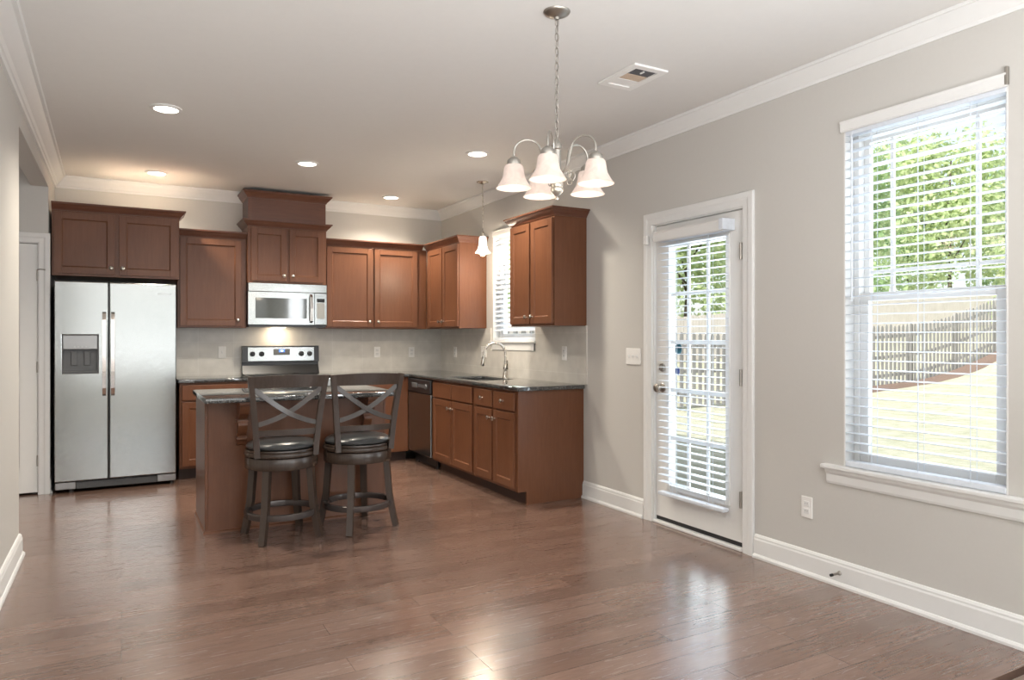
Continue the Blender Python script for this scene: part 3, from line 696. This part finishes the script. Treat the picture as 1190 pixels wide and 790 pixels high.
rg = thing('kitchen_range', 'stainless electric range with black cooktop behind the island', 'range', (1.44, 6.93, 0))
m = MB(); m.box(-.378, .378, .03, .64, .03, .895, .003); m.build('body', 'black_plastic', rg)
m = MB(); m.box(-.380, .380, -.015, .64, .897, .918, .006, 3)
for x, y, r in ((-.19, .16, .115), (.19, .16, .09), (-.19, .44, .09), (.19, .44, .115)): m.lathe([(r, .0), (r, .0006), (r - .003, .0006), (r - .003, 0)], c=(x, y, .9178), cap=False)
m.build('cooktop', 'black_glass', rg)
m = MB(); m.prism([(.555, .918), (.60, 1.0), (.60, 1.03), (.565, 1.035), (.575, 1.19), (.585, 1.197), (.634, 1.197), (.634, .918)], lambda a, b, t: (-.38 + .76 * t, a, b)); bgd = m.build('backguard', 'black_plastic', rg)
TL = Matrix.Translation((0, .566, 1.04)) @ Matrix.Rotation(math.atan2(.010, .155), 4, 'X') @ Matrix.Translation((0, 0, 0))
TL = Matrix.Translation((0, .566, 1.04)) @ Matrix.Rotation(-math.atan2(.010, .155), 4, 'X')
m = MB(); m.box(-.33, .33, -.006, .004, .002, .145, .003, M=TL); pn = m.build('control_panel', 'stainless', rg)
m = MB(); m.box(-.082, .082, -.009, -.005, .062, .125, .001, M=TL); m.build('display_frame', 'grey_plastic', pn)
m = MB(); m.box(-.028, .03, -.0105, -.008, .092, .12, M=TL); ds = m.build('display', 'display', pn)
m = MB(); m.box(-.012, .014, -.0112, -.010, .099, .113, M=TL); m.build('digits', 'display_digits', ds)
text_part('Whirlpool', .020, 'stainless_dark', pn, TL @ Matrix.Translation((0, -.0065, .03)) @ FRONT)
for x in (-.285, -.197, .197, .282):
    m = MB(); m.lathe([(.026, 0), (.026, .008), (.021, .010), (.019, .026), (.0, .028)], M=TL @ Matrix.Translation((x, -.006, .075)) @ Matrix.Rotation(R(90), 4, 'X'), n=24); m.box(x - .004, x + .004, -.042, -.012, .055, .095, .002, M=TL); m.build('knob', 'black_plastic', pn)
m = MB(); m.box(-.376, .376, -.02, .03, .20, .885, .005); od = m.build('oven_door', 'stainless', rg)
m = MB(); m.box(-.25, .25, -.023, -.018, .36, .66, .002); m.build('window', 'oven_glass', od)
m = MB(); m.tube([(-.33, -.065, .80), (.33, -.065, .80)], .013, 14, up=(0, 0, 1))
for x in (-.3, .3): m.cyl((x, -.02, .80), (x, -.065, .80), .009, 10)
m.build('handle', 'bright_chrome', od)
m = MB(); m.box(-.376, .376, -.015, .03, .06, .195, .004); m.build('drawer', 'stainless', rg)
for x in (-.34, .34):
    for y in (.08, .58):
        m = MB(); m.cyl((x, y, 0), (x, y, .035), .015, 10); m.build('foot', 'rubber', rg)

dw = thing('dishwasher', 'stainless dishwasher with a black control strip in the right run', 'dishwasher', (XBF, 6.972, 0), RZ)
m = MB(); m.box(.006, .602, .02, .58, .1, .868, .002); m.build('case', 'black_plastic', dw)
m = MB(); m.box(.004, .604, -.028, .02, .115, .725, .006, 3); dd = m.build('door', 'stainless', dw)
m = MB(); m.box(.004, .604, -.034, .02, .73, .866, .010, 3); cp_ = m.build('control_panel', 'black_plastic', dw)
m = MB(); m.lathe([(.025, 0), (.023, .012), (.0, .014)], M=Matrix.Translation((.50, -.034, .80)) @ Matrix.Rotation(R(90), 4, 'X'), n=20); m.build('dial', 'grey_plastic', cp_)
for i in range(5):
    m = MB(); m.box(.30 + .03 * i, .318 + .03 * i, -.037, -.033, .785, .815, .001); m.build('button', 'grey_plastic', cp_)
m = MB(); m.box(.14, .27, -.045, -.03, .775, .825, .006); m.build('latch_handle', 'grey_plastic', cp_)
m = MB(); m.box(.01, .598, .05, .07, .012, .1); m.build('kick_plate', 'black_plastic', dw)
for x in (.04, .57):
    m = MB(); m.cyl((x, .06, 0), (x, .06, .1), .012, 10); m.cyl((x, .06, 0), (x, .06, .012), .02, 10); m.build('foot', 'black_plastic', dw)

# ------------------------------------------------------------------ island
il = thing('kitchen_island', 'brown wood island cabinet standing in front of the range', 'island', (.475, 4.995, 0))
IW, ID = 1.225, .62
m = MB(); m.box(.02, IW - .02, .012, ID, 0, .868, .0015, 1); m.build('body', 'cabinet_wood', il)
m = MB(); m.box(.0, .02, .0, ID, 0, .868, .002, 1); m.build('side_panel', 'cabinet_wood', il)
m = MB(); m.box(IW - .02, IW, .0, ID, 0, .868, .002, 1); m.build('side_panel', 'cabinet_wood', il)
m = MB(); m.box(.02, IW - .02, .0, .012, 0, .868); m.build('back_panel', 'cabinet_wood', il)
m = MB(); m.mould([(0, ID), (0, 0), (IW, 0), (IW, ID)], [(0, 0), (.010, 0), (.010, .012), (.004, .018), (0, .018)]); m.build('shoe_molding', 'cabinet_wood', il)
def corbel(x):
    prof = [(0, .868), (-.19, .868), (-.19, .842), (-.175, .838), (-.168, .815), (-.15, .785), (-.118, .765), (-.085, .755), (-.072, .745), (-.075, .728), (-.085, .722), (-.088, .705), (-.075, .672), (-.05, .645), (-.035, .632), (-.04, .622), (-.04, .61), (-.028, .60), (-.02, .575), (0, .565)]
    m = MB(); m.prism(prof, lambda a, b, t: (x - .028 + .056 * t, a, b))
    for z0, z1, y in ((.845, .868, -.2), (.722, .742, -.092), (.606, .622, -.05)): m.box(x - .036, x + .036, y, 0, z0, z1, .003)
    m.build('corbel', 'cabinet_wood', il, smooth=25)
corbel(.222); corbel(IW - .16)
for x0, x1 in ((.05, .60), (.625, IW - .05)):
    m = MB(); m.box(x0, x1, ID, ID + .019, .125, .70, .002); dd = m.build('door', 'cabinet_wood', il)
    m = MB(); m.box(x0, x1, ID, ID + .019, .715, .853, .003); m.build('drawer', 'cabinet_wood', il)
tag(worktop('polished dark granite worktop on the island', [.455, 1.725], [4.765, 5.65], lambda a, b: True, .868), None)

# ------------------------------------------------------------------ bar stools
def stool(label, x, y, legrot, seatrot):
    r = thing('bar_stool', label, 'bar stool', (x, y, 0), 0, 'swivel bar stools at the island')
    for k in range(4):
        a = R(legrot + 90 * k); u = Vector((math.cos(a), math.sin(a), 0)); v = Vector((-u.y, u.x, 0))
        m = MB()
        pts = [u * .192 + Vector((0, 0, .525)), u * .20 + Vector((0, 0, .40)), u * .215 + Vector((0, 0, .22)), u * .245 + Vector((0, 0, .06)), u * .26]
        m.bar(pts, [.046, .044, .042, .039, .037], .040, side=v)
        m.build('leg', 'stool_wood', r)
    m = MB(); m.lathe([(.188, .452), (.222, .452), (.226, .458), (.226, .518), (.222, .524), (.188, .524), (.188, .452)], n=48, cap=False); m.build('apron', 'stool_wood', r)
    m = MB(); m.lathe([(.205, .142), (.230, .142), (.232, .146), (.232, .176), (.228, .18), (.205, .18), (.203, .176), (.203, .146), (.205, .142)], n=56, cap=False); m.build('footrest', 'footrest_metal', r)
    m = MB(); m.lathe([(.0, .5245), (.215, .5245), (.228, .532), (.232, .545), (.228, .556), (.222, .560), (.226, .566), (.224, .574), (.0, .576)], n=48); st = m.build('seat_frame', 'stool_wood', r)
    m = MB(); m.lathe([(.0, .5765), (.205, .5765), (.217, .584), (.219, .594), (.211, .606), (.19, .617), (.15, .626), (.09, .632), (.0, .634)], n=48); m.build('cushion', 'leather', r)
    B = Matrix.Rotation(R(seatrot), 4, 'Z')
    post = {}
    def pp(s, t):        # post centre line, t 0..1
        z = .535 + .505 * t
        return B @ Vector((s * (.178 + .050 * t ** 1.3), -.158 - .030 * t - .045 * t * t, z))
    for s in (-1, 1):
        m = MB(); m.bar([pp(s, t / 8) for t in range(9)], [.034, .034, .034, .034, .034, .033, .032, .031, .030], .036, side=B @ Vector((1, 0, 0))); m.build('back_post', 'stool_wood', r)
    def rail(z0, z1, bow, ext, name, crest=0.0, th=.02):
        m = MB(); n = 14; rings = []
        t0, t1 = (z0 - .535) / .505, (z1 - .535) / .505
        for i in range(n + 1):
            q = -1 + 2 * i / n; ring = []
            cz = crest * (1 - q * q)
            for tt, zz in ((t0, z0), (t1, z1 + cz)):
                a, b = B.inverted() @ pp(-1, tt), B.inverted() @ pp(1, tt)
                xx = (b.x + ext) * q; yy = a.y - bow * (1 - q * q)
                ring.append((xx, yy, zz))
            (x0, y0, za), (x1, y1, zb) = ring
            rings.append([m.bm.verts.new(B @ Vector(p)) for p in ((x0, y0 - th / 2, za), (x0, y0 + th / 2, za), (x1, y1 + th / 2, zb), (x1, y1 - th / 2, zb))])
        for A, Bq in zip(rings, rings[1:]):
            for k in range(4): m.face([A[k], A[(k + 1) % 4], Bq[(k + 1) % 4], Bq[k]])
        m.face(rings[0][::-1]); m.face(rings[-1]); return m.build(name, 'stool_wood', r)
    rail(.972, 1.040, .022, .018, 'top_rail', .010, .026)
    rail(.668, .705, .012, -.012, 'lower_rail', 0, .02)
    for s in (-1, 1):
        m = MB(); pts = []
        for i in range(13):
            q = i / 12; z = .965 - .225 * q; t = (z - .535) / .505
            a = B.inverted() @ pp(s, t); w_ = a.x * s
            xx = s * (w_ - .012) * (1 - 2 * q) + s * .0
            zz = z - .040 * math.sin(PI * q)
            yy = a.y - .014 * math.sin(PI * q) + s * .004
            pts.append(B @ Vector((xx, yy, zz)))
        m.bar(pts, .030, .012, side=B @ Vector((0, .1, 1))); m.build('cross_slat', 'stool_wood', r)
    return r
stool('dark wooden swivel bar stool with crossed back, left of the pair at the island', .912, 4.745, 53, 0)
stool('dark wooden swivel bar stool with crossed back, right of the pair at the island', 1.412, 4.735, 62, 0)

# ------------------------------------------------------------------ lamps
def bell(z0, z1, rt, rb):
    o = [(rt * .55, 1.0), (rt * .95, .97), (rt * 1.08, .88), (rt * 1.16, .65), (rt * 1.3, .42), (rt * 1.62, .2), (rb * .93, .06), (rb, .0)]
    pr = [(r, z0 + (z1 - z0) * q) for r, q in o]
    inn = [(r - .004, z + .0005) for r, z in reversed(pr)]; inn[0] = (rb - .004, z0)
    return pr + inn
ch = thing('chandelier', 'five light nickel chandelier with frosted bell glass shades on a chain', 'chandelier', (1.708, 2.677, 1.895))
zc = H - 1.895
m = MB(); m.lathe([(.0, zc - .036), (.010, zc - .036), (.012, zc - .026), (.03, zc - .022), (.055, zc - .010), (.061, zc - .002), (.061, zc), (.0, zc)]); m.build('canopy', 'antique_nickel', ch)
m = MB(); z = zc - .03; i = 0
while z > .318:
    c = Vector((0, 0, z - .018)); L = []
    for k in range(14):
        a = 2 * PI * k / 14; p = Vector((.0085 * math.cos(a), 0, .020 * math.sin(a)))
        if i % 2: p = Vector((0, p.x, p.z))
        L.append(c + p)
    m.tube(L, .0021, 6, closed=True, up=(.3, .4, .8)); z -= .033; i += 1
m.tube([(.003, .003, zc - .03), (.004, -.003, .6), (-.003, .003, .45), (.002, 0, .27)], .0015, 6); m.build('chain', 'antique_nickel', ch)
m = MB(); m.lathe([(.0, 0), (.006, .002), (.008, .010), (.004, .018), (.012, .022), (.024, .034), (.028, .044), (.028, .055), (.024, .058), (.027, .064), (.027, .080), (.020, .084), (.014, .09), (.014, .13), (.019, .135), (.019, .225), (.024, .23), (.024, .245), (.02, .252), (.016, .266), (.008, .274), (.004, .286), (.0, .288)]); m.build('column', 'lamp_metal', ch)
FW = Vector((math.sin(R(28.91)), math.cos(R(28.91)), 0)); RT = Vector((FW.y, -FW.x, 0))
for k in range(5):
    ph = R(-15 + 72 * k); u = (-FW * math.cos(ph) + RT * math.sin(ph)); v = Vector((-u.y, u.x, 0)); up = Vector((0, 0, 1))
    Rr = .193
    m = MB()
    arch = [u * .018 + up * .12, u * .035 + up * .125, u * .056 + up * .155, u * .068 + up * .20]
    for q in range(0, 11):
        a = PI - PI * q / 10
        arch.append(u * (.132 + .061 * math.cos(a)) + up * (.215 + .055 * math.sin(a)))
    arch.append(u * Rr + up * .185)
    m.tube(arch, .0048, 8, up=tuple(v))
    for c0, r0, a0, a1 in (((.075, .098), .018, 150, -200), ((.058, .112), .014, -90, 230)):
        m.tube([u * (c0[0] + (r0 - .00002 * j * 10) * math.cos(R(a0 + (a1 - a0) * j / 16))) + up * (c0[1] + r0 * math.sin(R(a0 + (a1 - a0) * j / 16))) for j in range(17)], .0028, 6, up=tuple(v))
    m.build('arm', 'lamp_metal', ch)
    cc = u * Rr
    m = MB(); m.lathe([(.0, .192), (.012, .192), (.022, .184), (.030, .176), (.031, .158), (.028, .150), (.0, .150)], c=(cc.x, cc.y, 0)); m.build('socket_cup', 'lamp_metal', ch)
    m = MB(); m.lathe(bell(.052, .158, .040, .080), c=(cc.x, cc.y, 0), cap=False, n=40); sh = m.build('shade', 'alabaster_glass', ch)
    m = MB(); m.lathe([(.0, .055), (.012, .057), (.023, .066), (.028, .08), (.026, .094), (.016, .115), (.013, .15), (.0, .15)], c=(cc.x, cc.y, 0), n=20); m.build('bulb', 'warm_bulb', sh)
    light('POINT', 'chandelier_light', (cc.x, cc.y, .02), .35, (1, .83, .64), parent=ch, shadow_soft_size=.04)
pd = thing('pendant_light', 'small bell shaped pendant lamp hanging over the sink', 'pendant', (2.965, 5.936, 2.045))
zc = H - 2.045
m = MB(); m.lathe([(.0, zc - .022), (.012, zc - .022), (.03, zc - .014), (.058, zc - .005), (.06, zc), (.0, zc)]); m.build('canopy', 'brushed_nickel', pd)
m = MB(); m.cyl((0, 0, .22), (0, 0, zc - .02), .0045, 10); m.lathe([(.0, .238), (.007, .236), (.013, .22), (.016, .19), (.016, .175), (.0, .17)]); m.build('stem', 'brushed_nickel', pd)
m = MB(); m.lathe([(r, z) for r, z in bell(.03, .185, .031, .070)], cap=False, n=36); sh = m.build('shade', 'pendant_glass', pd)
m = MB(); m.lathe([(.0, .0), (.016, .004), (.028, .022), (.03, .04), (.02, .08), (.014, .14), (.0, .145)], n=20); m.build('bulb', 'bright_bulb', sh)
light('POINT', 'pendant_light_source', (0, 0, -.03), 12, (1, .85, .66), parent=pd, shadow_soft_size=.04)
dls = [(.249, 5.0, 'frontmost recessed ceiling light on the left side'), (.273, 6.99, 'recessed ceiling light above the refrigerator'), (1.36, 6.0, 'recessed ceiling light at the centre of the five'), (2.45, 7.03, 'recessed ceiling light near the back right corner'), (2.465, 5.03, 'recessed ceiling light in front of the pendant lamp')]
for x, y, lb in dls:
    t = thing('recessed_light', lb, 'ceiling light', (x, y, H - .012), 0, 'recessed ceiling lights')
    m = MB(); m.lathe([(.072, .006), (.092, .0115), (.095, .009), (.092, .004), (.076, .0), (.072, .0), (.072, .006)], cap=False, n=40); m.build('trim_ring', 'white_trim', t)
    m = MB(); m.lathe([(.0, .005), (.0715, .005), (.0715, .0115), (.0, .0115)], n=40); m.build('lens', 'downlight_lens', t)
    light('SPOT', 'downlight', (0, 0, -.02), 80, (1, .91, .77), parent=t, spot_size=R(140), spot_blend=.8, shadow_soft_size=.07)

# ------------------------------------------------------------------ ceiling vent, plates, door stop
t = thing('ceiling_vent', 'white ceiling air vent with an open dark louvre', 'vent', (2.50, 3.135, H - .012))
m = MB(); m.grid([-.115, -.075, .075, .115], [-.165, -.125, .125, .165], lambda a, b: not (abs(a) < .075 and abs(b) < .125), lambda a, b, q: (a, b, .0115 * q)); m.build('frame', 'white_plastic', t, smooth=0)
m = MB(); m.box(-.075, .075, -.125, -.035, .008, .0115); m.build('dark_opening', 'duct_grey', t)
m = MB(); m.box(-.075, .075, -.03, .04, .007, .0115); m.build('louvre_middle', 'filter_tan', t)
m = MB(); m.box(-.075, .075, .045, .125, .006, .0115)
m.build('louvre', 'white_plastic', t)
m = MB(); m.box(-.004, .004, -.10, -.07, .001, .009); m.build('damper_lever', 'white_plastic', t)
def plate(name, label, cat, loc, rz, wid=.07, hgt=.115, kind='outlet', gang=1, grp=None):
    r = thing(name, label, cat, loc, rz, grp)
    m = MB(); m.box(-wid / 2, wid / 2, -.007, -.0003, -hgt / 2, hgt / 2, .003); m.build('cover_plate', 'white_plastic', r)
    for g in range(gang):
        cx = (g - (gang - 1) / 2) * .046
        if kind == 'outlet':
            for z in (-.02, .02):
                m = MB(); m.box(cx - .017, cx + .017, -.0095, -.006, z - .014, z + .014, .004); rc = m.build('receptacle', 'white_trim', r)
                m = MB()
                for sx in (-.006, .006): m.box(cx + sx - .001, cx + sx + .001, -.0099, -.009, z - .003, z + .005)
                m.build('slots', 'dark_gap', rc)
        else:
            m = MB(); m.box(cx - .006, cx + .006, -.008, -.006, -.014, .014, .001); m.box(cx - .004, cx + .004, -.016, -.006, -.002, .008, .002); m.build('toggle', 'white_trim', r)
    return r
G = 'outlets on the tiled splash'
plate('light_switch', 'white switch plate on the tile beside the refrigerator', 'switch', (.878, YB - .012, 1.135), 0, kind='switch')
plate('wall_outlet', 'white plate on back splash, left of the two right of the range', 'outlet', (2.474, YB - .012, 1.122), 0, grp=G)
plate('wall_outlet', 'white outlet on the back splash nearest the corner', 'outlet', (2.877, YB - .012, 1.118), 0, grp=G)
plate('wall_outlet', 'white outlet on the right splash nearest the corner', 'outlet', (XR - .012, 7.155, 1.122), RZ, grp=G)
plate('light_switch', 'white double switch plate on the splash left of the faucet', 'switch', (XR - .012, 6.455, 1.135), RZ, wid=.115, kind='switch', gang=2)
plate('wall_outlet', 'white outlet on the splash under the wall cabinet right of the sink', 'outlet', (XR - .012, 4.955, 1.15), RZ, grp=G)
plate('light_switch', 'white double switch plate beside the glazed door', 'switch', (XR, 4.06, 1.145), RZ, wid=.165, hgt=.118, kind='switch', gang=3)
plate('wall_outlet', 'white wall outlet low between door and large window', 'outlet', (XR, 2.578, .364), RZ)
t = thing('door_stop', 'metal spring door stop screwed into the baseboard', 'door stop', (XR - .017, 2.37, .07))
m = MB(); m.lathe([(.0, 0), (.012, 0), (.010, .006), (.006, .010), (.0, .011)], M=Matrix.Rotation(R(-90), 4, 'Y'), n=16); m.build('mount', 'antique_nickel', t)
m = MB(); m.tube([(-.008 - .05 * k / 60, .0055 * math.cos(k * .9), .0055 * math.sin(k * .9)) for k in range(61)], .0013, 5); m.build('spring', 'antique_nickel', t)
m = MB(); m.cyl((-.056, 0, 0), (-.07, 0, 0), .0075, 14); m.build('tip', 'rubber', t)

# ------------------------------------------------------------------ yard
def ss(a, b, x): x = min(1, max(0, (x - a) / (b - a))); return x * x * (3 - 2 * x)
def gz(x, y):
    near = -.34 - .10 * ss(6, 12, x) + .30 * ss(14, 22, x) + 1.55 * ss(20.5, 30, x)
    far = .25 + max(0, x - 20) / 16 * 1.2
    return near + (far - near) * ss(13.5, 21, y)
rnd = random.Random(4)
m = MB(); xs = [3.4 + 1.2 * i for i in range(60)]; ys = [-30 + 1.5 * j for j in range(60)]
V = [[m.bm.verts.new((x, y, gz(x, y) + rnd.uniform(-.01, .01))) for y in ys] for x in xs]
for i in range(len(xs) - 1):
    for j in range(len(ys) - 1): m.face([V[i][j], V[i + 1][j], V[i + 1][j + 1], V[i][j + 1]])
struct(m.build('ground', 'dry_lawn', smooth=60), 'pale dry lawn sloping up outside', 'lawn')
m = MB(); A = []
for i in range(40):
    x = 14 + .5 * i; A.append([m.bm.verts.new((x, y, gz(x, y) + h)) for y, h in ((12.5 + .1 * math.sin(x), .0), (12.6 + .1 * math.sin(x), .09), (12.85, .12), (12.96, 0.0))])
for P, Q in zip(A, A[1:]):
    for k in range(3): m.face([P[k], Q[k], Q[k + 1], P[k + 1]])
tag(m.build('mulch_bed', 'mulch'), 'reddish brown mulch bed along the foot of the picket fence', 'mulch', kind='stuff')
def fence(label, y, x0, x1, hgt, step, wid, gap_mat, rail_mat, gfun, pointed):
    r = thing('garden_fence', label, 'fence', (x0, y, gfun(x0, y)))
    ox, oz = x0, gfun(x0, y)
    m = MB(); n = int((x1 - x0) / step)
    for i in range(n):
        x = i * step; z = gfun(ox + x, y) - oz + .04; h = hgt + rnd.uniform(-.03, .03)
        if pointed: poly = [(x, z), (x + wid, z), (x + wid, z + h - .06), (x + wid * .7, z + h), (x + wid * .3, z + h), (x, z + h - .06)]
        else: poly = [(x, z), (x + wid, z), (x + wid, z + h), (x, z + h)]
        m.prism(poly, lambda a, b, t: (a, -.02 + .02 * t, b))
    m.build('pickets', gap_mat, r, smooth=0)
    for hz in (.35, hgt * .5, hgt - .3):
        m = MB(); pts = [(i * 1.0, .02, gfun(ox + i, y) - oz + hz) for i in range(int(x1 - x0) + 1)]
        m.bar(pts, .09, .038, side=(0, 0, 1)); m.build('rail', rail_mat, r)
    for i in range(int((x1 - x0) / 2.4) + 1):
        x = i * 2.4; z = gfun(ox + x, y) - oz
        m = MB(); m.box(x - .06, x + .06, .041, .15, z - .1, z + hgt + .02, .01); m.build('post', rail_mat, r)
    return r
fence('grey weathered picket fence climbing the lawn outside', 13.0, 2.0, 34.0, 1.80, .20, .112, 'picket_wood', 'picket_wood', gz, True)
fence('pale board fence beyond the picket fence', 22.0, 2.0, 52.0, 1.85, .17, .155, 'pale_board_wood', 'pale_board_wood', gz, False)

def crown_mesh(seed, n, rx, rz, size):
    q = random.Random(seed); m = MB()
    blobs = [(Vector((q.uniform(-1, 1) * rx * .6, q.uniform(-1, 1) * rx * .6, q.uniform(-.75, .8) * rz)), q.uniform(.35, .6) * rx) for _ in range(26)]
    for _ in range(n):
        c, r0 = q.choice(blobs)
        d = Vector((q.gauss(0, 1), q.gauss(0, 1), q.gauss(0, 1))).normalized() * r0 * q.random() ** .4
        p = c + d; s = size * q.uniform(.6, 1.3)
        nrm = (d.normalized() + Vector((q.uniform(-1, 1), q.uniform(-1, 1), q.uniform(-.2, 1.2)))).normalized()
        a = nrm.orthogonal().normalized(); a = (Matrix.Rotation(q.uniform(0, 6.3), 3, nrm) @ a); b = nrm.cross(a)
        vs = [m.bm.verts.new(p + v) for v in (-a * s, b * s * .55, a * s, -b * s * .55)]
        m.face(vs)
    return m
def tree_proto(seed, n, rx, rz, size, mat):
    r = thing('garden_tree', None, 'tree', (0, 0, 0), 0, 'trees beyond the fences')
    m = crown_mesh(seed, n, rx, rz, size); bmesh.ops.translate(m.bm, verts=m.bm.verts, vec=(0, 0, rz + .5))
    me = bpy.data.meshes.new('crown'); m.bm.to_mesh(me); m.bm.free(); me.materials.append(MATS[mat])
    o = bpy.data.objects.new('crown', me); C.objects.link(o); o.parent = r
    q = random.Random(seed); m = MB(); m.tube([(0, 0, -.3), (.05, .05, 1.5), (-.1, .1, rz), (.1, 0, rz * 1.7)], [.22, .17, .12, .04], 8)
    for k in range(5):
        a = q.uniform(0, 6.3); m.tube([(0, 0, rz * .5 + .4 * k), (math.cos(a) * rx * .4, math.sin(a) * rx * .4, rz * .8 + .5 * k)], [.07, .02], 6)
    m.build('trunk', 'bark', r); return r
pA = tree_proto(1, 9000, 4.6, 6.4, .21, 'leaf_bright'); pB = tree_proto(2, 9000, 4.2, 7.0, .20, 'leaf_mid'); pC = tree_proto(3, 2200, 2.0, 2.2, .17, 'leaf_bright')
spots = [(2, 27.5, pA, 'bright leafy tree of the front row, farthest left beyond the fences'), (13.5, 27, pB, 'mid green tree of the front row seen through the sink window'), (25, 27, pA, 'bright leafy tree of the front row in the middle of the door glass'),
         (36.5, 27.5, pB, 'mid green tree just beyond the pale fence at the left edge of the large window'), (48, 27, pA, 'bright leafy tree beyond the pale fence filling the middle of the large window'), (59.5, 29, pB, 'mid green tree beyond the slope at the right side of the large window'),
         (8, 39, pA, 'far bright tree standing behind the gap seen through the sink window'), (19.5, 39.5, pB, 'far mid green tree at the left edge of the door glass'), (31, 39, pA, 'far bright tree at the right edge of the door glass'),
         (42.5, 39.5, pB, 'far mid green tree in the back row left in the large window'), (54, 40, pA, 'far bright tree in the back row high in the large window'), (66, 41, pB, 'farthest mid green tree in the back row at right in the large window'),
         (35, 15.8, pC, 'small green tree behind the upper end of the picket fence'), (43.5, 18.4, pC, 'small bright tree on the slope between the fences in the large window')]
used = set()
for i, (x, y, p, lb) in enumerate(spots):
    t = p if p not in used else copy_tree(p)
    used.add(p); t.location = (x, y, gz(x, y)); t.rotation_euler.z = i * 1.3; s = .96 + .04 * math.sin(i * 2.1); t.scale = (s, s, s); t['label'] = lb
